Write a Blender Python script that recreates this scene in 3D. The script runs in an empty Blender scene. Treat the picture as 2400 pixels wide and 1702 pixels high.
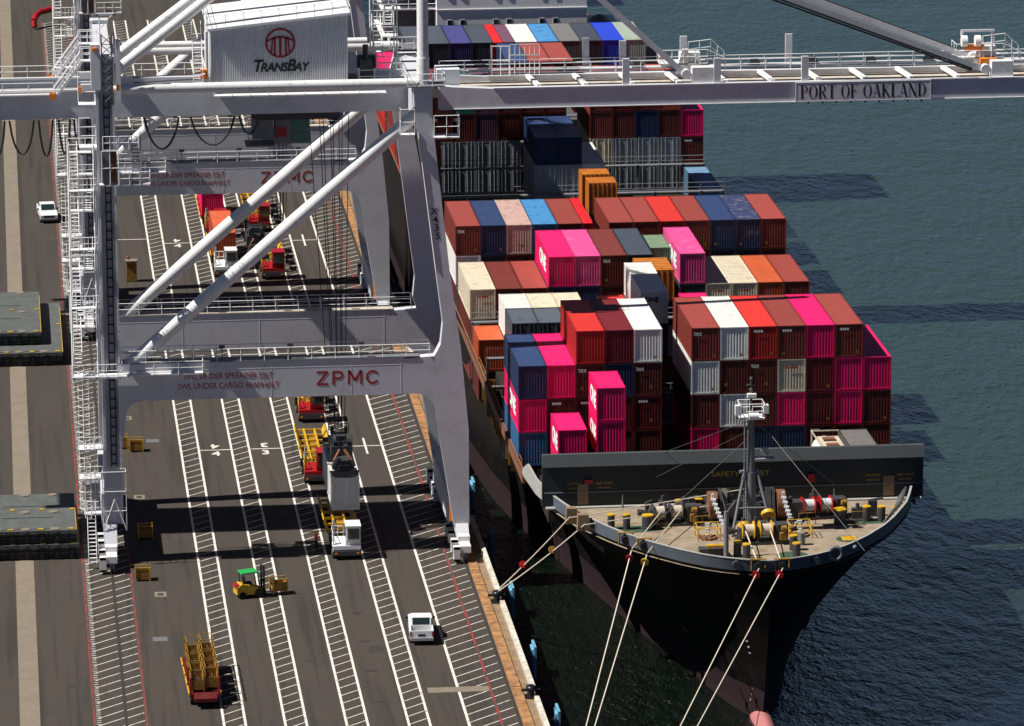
import bpy, math, random
from mathutils import Vector, Matrix
R = math.radians
S = bpy.context.scene
COL = S.collection
# ------------------------------------------------------------------ camera
cam_d = bpy.data.cameras.new('camera'); cam = bpy.data.objects.new('camera', cam_d); COL.objects.link(cam)
S.camera = cam
YAW, PIT, ROL = R(-5.74074909), R(13.3643809), R(-0.19956184)
fw = Vector((-math.sin(YAW)*math.cos(PIT), math.cos(YAW)*math.cos(PIT), -math.sin(PIT)))
rt = Vector((math.cos(YAW), math.sin(YAW), 0)); up = rt.cross(fw)
r2 = rt*math.cos(ROL)+up*math.sin(ROL); u2 = -rt*math.sin(ROL)+up*math.cos(ROL)
mw = Matrix((r2, u2, -fw)).transposed().to_4x4(); mw.translation = Vector((-8.51985813, -425.68586917, 119.974734))
cam.matrix_world = mw
cam_d.sensor_fit = 'HORIZONTAL'; cam_d.sensor_width = 36; cam_d.lens = 12101.57/2400*36
cam_d.clip_start = 5; cam_d.clip_end = 9000
# ------------------------------------------------------------------ light
EL, AZ = R(53), R(6.5)          # sun comes from -x, a little from -y
sdir = Vector((-math.cos(EL)*math.cos(AZ), -math.cos(EL)*math.sin(AZ), math.sin(EL)))   # towards the sun
w = bpy.data.worlds.new('World'); S.world = w; w.use_nodes = True
nt = w.node_tree; sk = nt.nodes.new('ShaderNodeTexSky'); sk.sky_type = 'NISHITA'; sk.sun_disc = False
sk.sun_elevation = EL; sk.sun_rotation = math.atan2(sdir.x, sdir.y); sk.air_density = .25; sk.dust_density = .05; sk.ozone_density = 1.5
nt.nodes['Background'].inputs[1].default_value = 0.05
nt.links.new(sk.outputs[0], nt.nodes['Background'].inputs[0])
sd = bpy.data.lights.new('sun', 'SUN'); sd.energy = 5; sd.angle = R(.5); sd.color = (1, .955, .88)
so = bpy.data.objects.new('sun', sd); COL.objects.link(so); so.rotation_euler = sdir.to_track_quat('Z', 'Y').to_euler()
so.location = (0, 0, 200)
S.view_settings.view_transform = 'Standard'; S.view_settings.look = 'None'
S.view_settings.exposure = 0.46; S.view_settings.gamma = 1
# ------------------------------------------------------------------ materials
def mat(name, col, rough=.6, var=0.0, scale=3.0, metal=0, dirt=None, dscale=1.0, damt=.35, rnd=0.0, bump=0, spec=.5, lo=.45, hi=.62, stretch=None):
    m = bpy.data.materials.new(name); m.use_nodes = True; n = m.node_tree.nodes; l = m.node_tree.links
    b = n['Principled BSDF']; b.inputs['Roughness'].default_value = rough; b.inputs['Metallic'].default_value = metal
    b.inputs['Specular IOR Level'].default_value = spec
    tc = n.new('ShaderNodeTexCoord'); src = tc.outputs['Object']
    if stretch:
        mp = n.new('ShaderNodeMapping'); mp.inputs['Scale'].default_value = stretch; l.new(src, mp.inputs[0]); src = mp.outputs[0]
    cur = None
    rgb = n.new('ShaderNodeRGB'); rgb.outputs[0].default_value = (*col, 1); cur = rgb.outputs[0]
    oi = None
    if rnd:
        oi = n.new('ShaderNodeObjectInfo')
        hs = n.new('ShaderNodeHueSaturation'); mr = n.new('ShaderNodeMapRange')
        mr.inputs['To Min'].default_value = 1-rnd; mr.inputs['To Max'].default_value = 1+rnd
        l.new(oi.outputs['Random'], mr.inputs[0]); l.new(mr.outputs[0], hs.inputs['Value']); l.new(cur, hs.inputs['Color']); cur = hs.outputs[0]
        ad = n.new('ShaderNodeVectorMath'); ad.operation = 'ADD'; l.new(src, ad.inputs[0])
        sc = n.new('ShaderNodeVectorMath'); sc.operation = 'SCALE'; sc.inputs[0].default_value = (91, 57, 33); l.new(oi.outputs['Random'], sc.inputs['Scale'])
        l.new(sc.outputs[0], ad.inputs[1]); src = ad.outputs[0]
    if var:
        nz = n.new('ShaderNodeTexNoise'); nz.inputs['Scale'].default_value = scale; nz.inputs['Detail'].default_value = 8; nz.inputs['Roughness'].default_value = .65
        l.new(src, nz.inputs['Vector'])
        mr = n.new('ShaderNodeMapRange'); mr.inputs['From Min'].default_value = .25; mr.inputs['From Max'].default_value = .75
        mr.inputs['To Min'].default_value = 1-var; mr.inputs['To Max'].default_value = 1+var
        l.new(nz.outputs[0], mr.inputs[0])
        hs = n.new('ShaderNodeHueSaturation'); l.new(mr.outputs[0], hs.inputs['Value']); l.new(cur, hs.inputs['Color']); cur = hs.outputs[0]
        if bump:
            bp = n.new('ShaderNodeBump'); bp.inputs['Strength'].default_value = bump; bp.inputs['Distance'].default_value = .05
            l.new(nz.outputs[0], bp.inputs['Height']); l.new(bp.outputs[0], b.inputs['Normal'])
    if dirt:
        nz = n.new('ShaderNodeTexNoise'); nz.inputs['Scale'].default_value = dscale; nz.inputs['Detail'].default_value = 9; nz.inputs['Roughness'].default_value = .7
        l.new(src, nz.inputs['Vector'])
        mr = n.new('ShaderNodeMapRange'); mr.inputs['From Min'].default_value = lo; mr.inputs['From Max'].default_value = hi; mr.inputs['To Max'].default_value = damt
        l.new(nz.outputs[0], mr.inputs[0])
        mx = n.new('ShaderNodeMix'); mx.data_type = 'RGBA'; l.new(mr.outputs[0], mx.inputs[0]); l.new(cur, mx.inputs[6]); mx.inputs[7].default_value = (*dirt, 1); cur = mx.outputs[2]
    l.new(cur, b.inputs['Base Color'])
    return m
RUST = (.16, .055, .025)
M = {}
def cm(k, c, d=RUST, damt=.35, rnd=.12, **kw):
    f = .55 if max(c) < .5 and k not in ('reefer', 'crate', 'palegreen') or k in ('red', 'orange') else (.8 if k in ('magenta', 'pink', 'brightred') else .95); g = tuple(x*f for x in c)  # walls darker than their roof copy: shade on the fronts put into the paint
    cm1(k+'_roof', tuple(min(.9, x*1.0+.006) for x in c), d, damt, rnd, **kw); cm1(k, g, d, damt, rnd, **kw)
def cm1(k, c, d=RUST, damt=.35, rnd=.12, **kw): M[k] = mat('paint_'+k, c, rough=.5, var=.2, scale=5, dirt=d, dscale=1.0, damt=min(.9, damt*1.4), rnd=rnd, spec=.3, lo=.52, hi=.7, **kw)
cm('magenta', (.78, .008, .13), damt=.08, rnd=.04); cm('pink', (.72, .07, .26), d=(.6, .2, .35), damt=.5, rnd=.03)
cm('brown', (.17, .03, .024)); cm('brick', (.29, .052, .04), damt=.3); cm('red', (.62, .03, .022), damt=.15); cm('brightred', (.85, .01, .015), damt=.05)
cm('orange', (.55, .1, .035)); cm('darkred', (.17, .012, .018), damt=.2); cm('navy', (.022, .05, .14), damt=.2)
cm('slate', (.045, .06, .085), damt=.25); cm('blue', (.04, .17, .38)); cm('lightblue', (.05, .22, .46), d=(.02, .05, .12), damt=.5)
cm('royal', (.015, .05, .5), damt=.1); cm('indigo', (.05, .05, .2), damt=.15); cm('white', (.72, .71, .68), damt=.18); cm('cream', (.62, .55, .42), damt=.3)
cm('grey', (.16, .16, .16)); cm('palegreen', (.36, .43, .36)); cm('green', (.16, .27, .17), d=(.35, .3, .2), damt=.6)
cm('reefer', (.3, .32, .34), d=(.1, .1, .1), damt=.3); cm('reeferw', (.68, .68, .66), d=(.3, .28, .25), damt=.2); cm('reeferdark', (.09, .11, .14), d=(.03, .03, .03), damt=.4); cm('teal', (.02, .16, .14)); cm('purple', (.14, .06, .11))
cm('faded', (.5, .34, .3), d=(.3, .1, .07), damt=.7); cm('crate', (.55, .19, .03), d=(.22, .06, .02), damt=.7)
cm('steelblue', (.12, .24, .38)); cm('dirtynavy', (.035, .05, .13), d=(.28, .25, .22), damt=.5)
M['crane'] = mat('crane_paint', (.57, .575, .62), rough=.5, var=.14, scale=7, dirt=(.34, .33, .34), dscale=.5, damt=.45, spec=.35, lo=.48, hi=.72)
M['tube'] = mat('white_tube_paint', (.74, .74, .74), rough=.4, var=.06, scale=1, dirt=(.16, .14, .12), dscale=2.2, damt=.55, spec=.4, lo=.56, hi=.7)
M['rail'] = mat('rail_paint', (.72, .72, .73), rough=.5)
M['house'] = mat('house_paint', (.72, .73, .76), rough=.5, var=.05, scale=1)
M['beige'] = mat('dirty_deck_plate', (.5, .46, .4), rough=.7, var=.2, scale=1.2, dirt=(.3, .2, .12), dscale=.8, damt=.5)
M['cable'] = mat('black_cable', (.012, .012, .014), rough=.6)
M['darksteel'] = mat('dark_steel', (.045, .045, .05), rough=.55, var=.3, scale=2)
M['midsteel'] = mat('mid_grey_steel', (.16, .165, .18), rough=.55, var=.2, scale=1.5)
M['redtext'] = mat('red_lettering', (.34, .02, .022), rough=.6)
M['black'] = mat('black_lettering', (.008, .008, .01), rough=.6)
M['whitetext'] = mat('white_lettering', (.8, .8, .8), rough=.6)
M['yellowtext'] = mat('yellow_lettering', (.45, .3, .03), rough=.6)
M['orangepaint'] = mat('orange_paint', (.75, .22, .02), rough=.5, var=.15)
M['yellow'] = mat('yellow_paint', (.62, .37, .012), rough=.5, var=.15, scale=3, dirt=(.2, .08, .02), dscale=1.5, damt=.5)
M['dirtyyellow'] = mat('dirty_yellow_paint', (.32, .17, .02), rough=.6, var=.3, scale=3, dirt=(.15, .07, .02), dscale=2, damt=.7)
M['redpaint'] = mat('red_vehicle_paint', (.33, .008, .012), rough=.35, var=.1)
M['glass'] = mat('dark_glass', (.015, .03, .03), rough=.08, spec=.8)
M['greenglass'] = mat('tinted_cab_glass', (.03, .16, .13), rough=.1, spec=.8)
M['rubber'] = mat('rubber', (.012, .012, .012), rough=.8)
M['carwhite'] = mat('white_car_paint', (.75, .76, .78), rough=.3)
M['chrome'] = mat('grey_trim', (.3, .31, .32), rough=.4)
M['greenroof'] = mat('green_tarp', (.01, .3, .06), rough=.6, var=.2)
M['hull'] = mat('black_hull_paint', (.004, .004, .0045), rough=.6, var=.3, scale=.4, dirt=(.02, .012, .01), dscale=.35, damt=.5, spec=.12)
M['boot'] = mat('antifouling_paint', (.022, .011, .014), rough=.8, var=.2, scale=.5, spec=.2)
M['bulb'] = mat('faded_red_antifouling', (.36, .13, .13), rough=.7, var=.15, scale=.8)
M['bulwark'] = mat('grey_bulwark_paint', (.085, .105, .13), rough=.5, var=.1, scale=1)
M['capwhite'] = mat('pale_cap_rail', (.36, .36, .34), rough=.5, var=.15)
M['brk'] = mat('dark_breakwater_paint', (.02, .025, .029), rough=.5, var=.12, scale=1, spec=.3)
M['brktop'] = mat('grey_breakwater_lip', (.065, .075, .08), rough=.6, var=.12, scale=1, spec=.3)
M['deck'] = mat('worn_foredeck', (.27, .215, .155), rough=.8, var=.28, scale=.9, dirt=(.17, .08, .04), dscale=.7, damt=.7, lo=.52, hi=.7)
M['deckgreen'] = mat('green_deck_patch', (.03, .07, .04), rough=.8, var=.25, scale=2)
M['rope'] = mat('mooring_rope', (.62, .55, .45), rough=.9, var=.1, scale=6)
M['coil'] = mat('coiled_rope', (.5, .43, .34), rough=.9, var=.35, scale=9)
M['chain'] = mat('pale_chain', (.6, .6, .6), rough=.6, var=.2)
M['rustiron'] = mat('rusty_iron', (.17, .07, .035), rough=.8, var=.35, scale=4)
M['super'] = mat('superstructure_paint', (.86, .85, .88), rough=.5, var=.04, scale=1)
M['skin'] = mat('skin', (.4, .22, .15)); M['vest'] = mat('orange_red_vest', (.8, .06, .02)); M['trousers'] = mat('dark_trousers', (.012, .015, .02)); M['hat'] = mat('yellow_hard_hat', (.8, .45, .02))
M['concrete'] = mat('pale_concrete', (.2, .165, .125), rough=.85, var=.12, scale=1.5, dirt=(.15, .12, .09), dscale=.5, damt=.5)
M['edgeorange'] = mat('rusty_timber_edge', (.37, .19, .075), rough=.85, var=.3, scale=1.2, dirt=(.13, .055, .025), dscale=1.0, damt=.75)
M['apron'] = mat('weathered_quay_edge', (.24, .16, .09), rough=.85, var=.3, scale=1.5, dirt=(.12, .1, .07), dscale=.8, damt=.6)
M['bull'] = mat('white_bull_rail_paint', (.62, .6, .54), rough=.75, var=.15, scale=2, dirt=(.3, .22, .14), dscale=1.5, damt=.6)
M['roadwhite'] = mat('road_paint_white', (.66, .64, .58), rough=.8, var=.2, scale=5, dirt=(.1, .085, .075), dscale=2.2, damt=.85, lo=.54, hi=.64)
M['roadred'] = mat('road_paint_red', (.26, .03, .028), rough=.8, var=.2, scale=4, dirt=(.055, .045, .04), dscale=.7, damt=.95, lo=.42, hi=.58)
M['railsteel'] = mat('crane_rail_steel', (.035, .028, .024), rough=.6, var=.2)
M['fender'] = mat('sky_blue_fender', (.16, .42, .62), rough=.6, var=.2, scale=3, dirt=(.05, .1, .15), dscale=3, damt=.6)
M['bollard'] = mat('black_bollard', (.012, .013, .015), rough=.35)
M['hatch'] = mat('grey_green_hatch_paint', (.09, .098, .095), rough=.7, var=.15, scale=1, dirt=(.05, .05, .045), dscale=.8, damt=.5)
M['hatchdark'] = mat('black_hatch_side', (.009, .01, .009), rough=.7, var=.3, scale=2, dirt=(.05, .04, .02), dscale=1.6, damt=.4)
# asphalt with patches, tyre streaks along the lanes
def asphalt():
    m = mat('asphalt', (.05, .0425, .0365), rough=.85, var=.6, scale=7, spec=.3, bump=.25)
    n = m.node_tree.nodes; l = m.node_tree.links; b = n['Principled BSDF']; cur = b.inputs['Base Color'].links[0].from_socket
    tc = n['Texture Coordinate']
    for sc, lo, hi, amt, col, dscale in (((1, .35, 1), .42, .7, .45, (.066, .054, .042), .06), ((2.2, .06, 1), .5, .68, .55, (.02, .018, .017), .6), ((1, 1, 1), .6, .72, .35, (.078, .053, .038), .22)):
        mp = n.new('ShaderNodeMapping'); mp.inputs['Scale'].default_value = sc; l.new(tc.outputs['Object'], mp.inputs[0])
        nz = n.new('ShaderNodeTexNoise'); nz.inputs['Scale'].default_value = dscale; nz.inputs['Detail'].default_value = 6; l.new(mp.outputs[0], nz.inputs['Vector'])
        mr = n.new('ShaderNodeMapRange'); mr.inputs['From Min'].default_value = lo; mr.inputs['From Max'].default_value = hi; mr.inputs['To Max'].default_value = amt
        l.new(nz.outputs[0], mr.inputs[0]); mx = n.new('ShaderNodeMix'); mx.data_type = 'RGBA'
        l.new(mr.outputs[0], mx.inputs[0]); l.new(cur, mx.inputs[6]); mx.inputs[7].default_value = (*col, 1); cur = mx.outputs[2]
    l.new(cur, b.inputs['Base Color'])
    return m
M['asphalt'] = asphalt()
M['stain'] = mat('oil_stained_asphalt', (.035, .03, .027), rough=.7, var=.5, scale=5)
def water():
    m = bpy.data.materials.new('bay_water'); m.use_nodes = True; n = m.node_tree.nodes; l = m.node_tree.links; b = n['Principled BSDF']
    b.inputs['Base Color'].default_value = (.022, .05, .046, 1); b.inputs['Roughness'].default_value = .12; b.inputs['IOR'].default_value = 1.33; b.inputs['Specular IOR Level'].default_value = .28
    tc = n.new('ShaderNodeTexCoord'); hsum = None
    # base colour by position: pale green out in the bay, dark navy off the bow, dark green between ship and quay
    sp = n.new('ShaderNodeSeparateXYZ'); l.new(tc.outputs['Object'], sp.inputs[0])
    nz = n.new('ShaderNodeTexNoise'); nz.inputs['Scale'].default_value = .045; nz.inputs['Detail'].default_value = 6; l.new(tc.outputs['Object'], nz.inputs['Vector'])
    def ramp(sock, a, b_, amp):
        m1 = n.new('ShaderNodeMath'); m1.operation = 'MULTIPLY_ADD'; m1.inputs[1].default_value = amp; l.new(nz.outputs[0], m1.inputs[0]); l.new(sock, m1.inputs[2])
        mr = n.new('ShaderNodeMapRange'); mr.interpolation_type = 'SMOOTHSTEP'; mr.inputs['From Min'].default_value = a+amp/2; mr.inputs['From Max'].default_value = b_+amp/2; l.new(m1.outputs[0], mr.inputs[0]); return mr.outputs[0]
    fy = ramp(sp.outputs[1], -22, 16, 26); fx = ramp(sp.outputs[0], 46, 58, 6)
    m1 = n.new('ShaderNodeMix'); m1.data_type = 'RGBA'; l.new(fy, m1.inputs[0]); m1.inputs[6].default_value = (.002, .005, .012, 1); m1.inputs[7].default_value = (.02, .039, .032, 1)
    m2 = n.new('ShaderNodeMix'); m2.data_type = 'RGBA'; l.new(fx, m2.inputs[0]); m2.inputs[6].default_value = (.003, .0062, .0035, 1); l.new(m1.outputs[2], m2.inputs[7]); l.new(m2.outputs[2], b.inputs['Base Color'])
    for sc, st, amp in ((.8, (1, .5, 1), 1.0), (2.4, (1, .6, 1), .5), (.13, (1, .6, 1), 1.4), (.035, (1, 1, 1), 2.0)):
        mp = n.new('ShaderNodeMapping'); mp.inputs['Scale'].default_value = st; mp.inputs['Rotation'].default_value = (0, 0, R(25)); l.new(tc.outputs['Object'], mp.inputs[0])
        nz = n.new('ShaderNodeTexNoise'); nz.inputs['Scale'].default_value = sc; nz.inputs['Detail'].default_value = 4; nz.inputs['Roughness'].default_value = .6; l.new(mp.outputs[0], nz.inputs['Vector'])
        ml = n.new('ShaderNodeMath'); ml.operation = 'MULTIPLY'; ml.inputs[1].default_value = amp; l.new(nz.outputs[0], ml.inputs[0])
        if hsum is None: hsum = ml.outputs[0]
        else:
            a = n.new('ShaderNodeMath'); l.new(hsum, a.inputs[0]); l.new(ml.outputs[0], a.inputs[1]); hsum = a.outputs[0]
    bp = n.new('ShaderNodeBump'); bp.inputs['Strength'].default_value = 1; bp.inputs['Distance'].default_value = 1.0
    l.new(hsum, bp.inputs['Height']); l.new(bp.outputs[0], b.inputs['Normal'])
    return m
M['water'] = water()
# ------------------------------------------------------------------ mesh helpers
class MB:
    def __init__(s): s.v = []; s.f = []; s.sm = []
    def add(s, vs, fs, smooth=False):
        o = len(s.v); s.v += [tuple(v) for v in vs]; s.f += [tuple(i+o for i in f) for f in fs]; s.sm += [smooth]*len(fs); return s
    def box(s, x0, x1, y0, y1, z0, z1):
        return s.add([(x0, y0, z0), (x1, y0, z0), (x1, y1, z0), (x0, y1, z0), (x0, y0, z1), (x1, y0, z1), (x1, y1, z1), (x0, y1, z1)],
                     [(0, 3, 2, 1), (4, 5, 6, 7), (0, 1, 5, 4), (1, 2, 6, 5), (2, 3, 7, 6), (3, 0, 4, 7)])
    def bx(s, c, d): return s.box(c[0]-d[0]/2, c[0]+d[0]/2, c[1]-d[1]/2, c[1]+d[1]/2, c[2]-d[2]/2, c[2]+d[2]/2)
    def beam(s, a, b, w, h, upv=(0, 0, 1)):
        a = Vector(a); b = Vector(b); d = (b-a).normalized(); u = Vector(upv)
        if abs(d.dot(u)) > .98: u = Vector((0, 1, 0))
        r = d.cross(u).normalized(); u = r.cross(d).normalized(); r = r*w/2; u = u*h/2
        vs = [a-r-u, a+r-u, a+r+u, a-r+u, b-r-u, b+r-u, b+r+u, b-r+u]
        return s.add(vs, [(0, 1, 2, 3), (7, 6, 5, 4), (1, 0, 4, 5), (2, 1, 5, 6), (3, 2, 6, 7), (0, 3, 7, 4)])
    def cyl(s, a, b, r, n=8, r2=None, cap=True, smooth=True):
        a = Vector(a); b = Vector(b); d = (b-a).normalized(); u = Vector((0, 0, 1)) if abs(d.z) < .98 else Vector((0, 1, 0))
        p = d.cross(u).normalized(); q = d.cross(p); r2 = r if r2 is None else r2; vs = []
        for c, rr in ((a, r), (b, r2)):
            for i in range(n): t = 2*math.pi*i/n; vs.append(c+p*rr*math.cos(t)+q*rr*math.sin(t))
        s.add(vs, [(i, n+i, n+(i+1) % n, (i+1) % n) for i in range(n)], smooth and n > 5)
        if cap: s.add(vs[:n], [tuple(range(n))]); s.add(vs[n:], [tuple(range(n-1, -1, -1))])
        return s
    def path(s, pts, r, n=6):
        for a, b in zip(pts, pts[1:]): s.cyl(a, b, r, n, cap=True)
        return s
    def prism(s, pts, axis, a, b):   # polygon in the plane normal to axis
        def mk(p, t): return {'y': (p[0], t, p[1]), 'x': (t, p[0], p[1]), 'z': (p[0], p[1], t)}[axis]
        n = len(pts); vs = [mk(p, a) for p in pts]+[mk(p, b) for p in pts]
        return s.add(vs, [tuple(range(n)), tuple(range(2*n-1, n-1, -1))]+[(i, i+n, (i+1) % n+n, (i+1) % n) for i in range(n)])
    def sph(s, c, rx, ry=None, rz=None, nu=12, nv=8, smooth=True):
        ry = ry or rx; rz = rz or rx; vs = []; fs = []
        for j in range(nv+1):
            t = math.pi*j/nv
            for i in range(nu):
                p = 2*math.pi*i/nu; vs.append((c[0]+rx*math.sin(t)*math.cos(p), c[1]+ry*math.sin(t)*math.sin(p), c[2]+rz*math.cos(t)))
        for j in range(nv):
            for i in range(nu): fs.append((j*nu+i, (j+1)*nu+i, (j+1)*nu+(i+1) % nu, j*nu+(i+1) % nu))
        return s.add(vs, fs, smooth)
    def railing(s, pts, h=1.1, r=.032, step=2.0, mid=1, kick=False):
        for a, b in zip(pts, pts[1:]):
            a = Vector(a); b = Vector(b); L = (b-a).length; k = max(1, round(L/step))
            for i in range(k+1):
                p = a.lerp(b, i/k); s.cyl(p, p+Vector((0, 0, h)), r, 4, cap=False)
            for j in range(mid+1):
                z = Vector((0, 0, h*(j+1)/(mid+1))); s.cyl(a+z, b+z, r, 4, cap=False)
            if kick: s.beam(a+Vector((0, 0, .06)), b+Vector((0, 0, .06)), .02, .12)
        return s
    def stairs(s, a, b, w=.7, ax='y', n=None):
        a = Vector(a); b = Vector(b); n = n or max(3, int(abs(b.z-a.z)/.28)); o = Vector((w/2, 0, 0)) if ax == 'y' else Vector((0, w/2, 0))
        for sgn in (-1, 1):
            s.beam(a+o*sgn, b+o*sgn, .05, .22); z = Vector((0, 0, 1.0))
            s.cyl(a+o*sgn+z, b+o*sgn+z, .03, 4, cap=False); s.cyl(a+o*sgn+z*.5, b+o*sgn+z*.5, .025, 4, cap=False)
            for i in range(4):
                p = a.lerp(b, i/3)+o*sgn; s.cyl(p, p+z, .03, 4, cap=False)
        for i in range(n):
            p = a.lerp(b, (i+.5)/n); s.bx(p, (w, .26, .04) if ax == 'y' else (.26, w, .04))
        return s
    def data(s, name, m):
        me = bpy.data.meshes.new(name); me.from_pydata(s.v, [], s.f)
        me.polygons.foreach_set('use_smooth', s.sm); me.materials.append(m); me.update(); return me
    def build(s, name, m, parent=None, loc=None):
        if name in SPLIT and parent is not None:
            q = pieces(s)
            if len(q) > 1:
                for k in q[1:]: k.build(name, m, parent, loc)
                s = q[0]
        m = M[m] if isinstance(m, str) else m
        o = bpy.data.objects.new(name, s.data(name, m)); COL.objects.link(o)
        if parent: o.parent = parent
        if loc: o.location = loc
        return o
SPLIT = {'floodlight', 'wheel_set', 'rope_sheave', 'buffer', 'orange_bracket', 'deck_post', 'yellow_cowl', 'flipper', 'rusty_link', 'fairlead_opening', 'panama_chock', 'fire_box', 'corner_fairlead', 'handle_end', 'hoistway_panel', 'yellow_fitting', 'lashing_socket', 'bumper', 'side_window', 'end_stop', 'side_guide', 'drive_guard', 'stay_anchor', 'roller_fairlead', 'stiffener', 'hatch_cover', 'sheer_rail', 'side_rail', 'red_stake', 'fork', 'lashing_slot', 'orange_sheave_block', 'rope_drum', 'deck_rope', 'hoistway_panel', 'service_platform', 'edge_strip', 'leg_side_platform', 'funnel_casing', 'drum_flange', 'bracket', 'manhole', 'mast_stay', 'deck_line', 'main_girder', 'house_walkway', 'rim', 'overhead_guard', 'wing_pair', 'chain_end', 'pipe', 'mast_light', 'orange_cable_tray', 'hinge_winch', 'operator_cab', 'equipment_box', 'lashing_rods', 'winch_machinery'}
def pieces(mb):
    n = len(mb.v); par = list(range(n)); key = {}
    def fd(i):
        while par[i] != i: par[i] = par[par[i]]; i = par[i]
        return i
    for i, v in enumerate(mb.v):
        k = (round(v[0], 3), round(v[1], 3), round(v[2], 3)); j = key.setdefault(k, i); par[fd(i)] = fd(j)
    for f in mb.f:
        for a in f[1:]: par[fd(a)] = fd(f[0])
    gr = {}
    for i in range(n): gr.setdefault(fd(i), []).append(i)
    L = []
    for ids in gr.values():
        P_ = [mb.v[i] for i in ids]; L.append([set(ids), [min(p[k] for p in P_)-.01 for k in range(3)], [max(p[k] for p in P_)+.01 for k in range(3)]])
    ch = True
    while ch:
        ch = False
        for a in range(len(L)):
            for b in range(len(L)-1, a, -1):
                if all(L[a][1][k] <= L[b][2][k] and L[b][1][k] <= L[a][2][k] for k in range(3)):
                    A_, B_ = L[a], L[b]; L[a] = [A_[0] | B_[0], [min(A_[1][k], B_[1][k]) for k in range(3)], [max(A_[2][k], B_[2][k]) for k in range(3)]]; L.pop(b); ch = True
    out = []
    for ids, _, _ in L:
        o = sorted(ids); mp = {i: k for k, i in enumerate(o)}; m = MB(); m.v = [mb.v[i] for i in o]
        for f, sm in zip(mb.f, mb.sm):
            if f[0] in ids: m.f.append(tuple(mp[i] for i in f)); m.sm.append(sm)
        out.append(m)
    return out
def islands(mb, size):   # split a builder into builders of `size` consecutive verts
    out = []
    for k in range(0, len(mb.v), size):
        m = MB(); m.v = mb.v[k:k+size]
        for f, sm in zip(mb.f, mb.sm):
            if k <= f[0] < k+size: m.f.append(tuple(i-k for i in f)); m.sm.append(sm)
        out.append(m)
    return out
def tag(o, label, cat, group=None):
    o['label'] = label; o['category'] = cat
    if group: o['group'] = group
    return o
def thing(name, label, cat, loc=(0, 0, 0), rz=0, group=None):
    o = bpy.data.objects.new(name, None); COL.objects.link(o); o.location = loc; o.rotation_euler = (0, 0, rz); o.empty_display_size = .5
    return tag(o, label, cat, group)
def struct(o): o['kind'] = 'structure'; return o
def rel(o, mb, name, m, sub=None):   # part given in WORLD coordinates under a thing whose origin is not 0 (no rotation)
    L = o.location; mb.v = [(x-L.x, y-L.y, z-L.z) for x, y, z in mb.v]; return mb.build(name, m, sub or o)
def text_mesh(s, size, m, xs=1.0, bold=0.0, shear=0, ext=.004, align='CENTER', sp=1.0):
    cu = bpy.data.curves.new('lettering', 'FONT'); cu.body = s; cu.size = size; cu.extrude = ext; cu.offset = bold; cu.shear = shear; cu.align_x = align; cu.align_y = 'CENTER'; cu.space_character = sp
    cu.resolution_u = 3
    o = bpy.data.objects.new('t', cu); COL.objects.link(o); dg = bpy.context.evaluated_depsgraph_get(); me = bpy.data.meshes.new_from_object(o.evaluated_get(dg))
    bpy.data.objects.remove(o); me.transform(Matrix.Scale(xs, 4, (1, 0, 0))); me.materials.clear(); me.materials.append(m); me.name = 'lettering'
    return me
def text(s, loc, size, m, parent, rot=(R(90), 0, 0), name='lettering', **kw):
    me = text_mesh(s, size, M[m], **kw); o = bpy.data.objects.new(name, me); COL.objects.link(o); o.parent = parent; o.location = loc; o.rotation_euler = rot
    return o
ORD = ['first', 'second', 'third', 'fourth', 'fifth', 'sixth', 'seventh', 'eighth', 'ninth', 'tenth', 'eleventh', 'twelfth', 'thirteenth', 'fourteenth', 'fifteenth', 'sixteenth']
# ================================================================== SETTING
Q = 32.3     # quay edge
def slab(name, m, *a): return struct(MB().box(*a).build(name, m))
slab('quay_ground', 'asphalt', -260, 30.62, -260, 900, -7, 0)
slab('quay_edge', 'apron', 30.62, Q+.1, -260, 900, -7, .0)
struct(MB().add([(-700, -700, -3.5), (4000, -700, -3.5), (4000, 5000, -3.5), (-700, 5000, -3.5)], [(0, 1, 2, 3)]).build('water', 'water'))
slab('concrete_strip', 'concrete', -8.25, -6.67, -150, 500, -.1, .004)
mb = MB()
for i in range(-60, 200):
    y = i*2.3; h = .12+.04*random.Random(i).random(); mb.box(30.66, 31.42, y+.03, y+2.27, -.3, h)
struct(mb.build('timber_kerb', 'edgeorange'))
mb = MB(); rmb = MB()
def stripe(m, x, w, y0=-90, y1=289, z=.004):
    seg = 12.0; y = y0
    while y < y1: m.box(x-w/2, x+w/2, y, min(y+seg-.03, y1), z-.002, z); y += seg
LAD = [(7.52, 9.19), (12.26, 13.91), (17.0, 18.63), (21.8, 23.44)]
for a, b in LAD: stripe(mb, a, .2); stripe(mb, b, .2)
stripe(mb, 26.45, .22)
def hatch(m, a, b, wid=.095, step=2.04, y0=-90, y1=288, z=.004):
    y = y0; rr = random.Random(int(a*10)); w = wid/2*1.41
    while y < y1:
        j = rr.uniform(-.05, .05); m.add([(a, y-w+j, z), (b, y-w+(b-a)*.95+j, z), (b, y+w+(b-a)*.95+j, z), (a, y+w+j, z)], [(0, 1, 2, 3)]); y += step
for a, b in LAD: hatch(mb, a+.1, b-.1)
hatch(mb, 26.56, 30.3); hatch(mb, -2.3, -.12); hatch(mb, .12, 1.45)
y = -90
while y < 288: mb.box(-2.3, -1.95, y, y+.09, .002, .004); y += .51
for yy in (44.8, 138.6, -48.9):
    for a, b in ((9.3, 12.15), (14.0, 16.9), (18.75, 21.7), (23.55, 26.33)): mb.box(a, b, yy-.1, yy+.1, .002, .004)
    mb.box(24.76, 24.96, yy-3, yy-.1, .002, .004); mb.box(24.76, 24.96, yy+.1, yy+3, .002, .004)
mb.box(0.9, 7.4, 141.1, 141.3, .002, .004)
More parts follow.
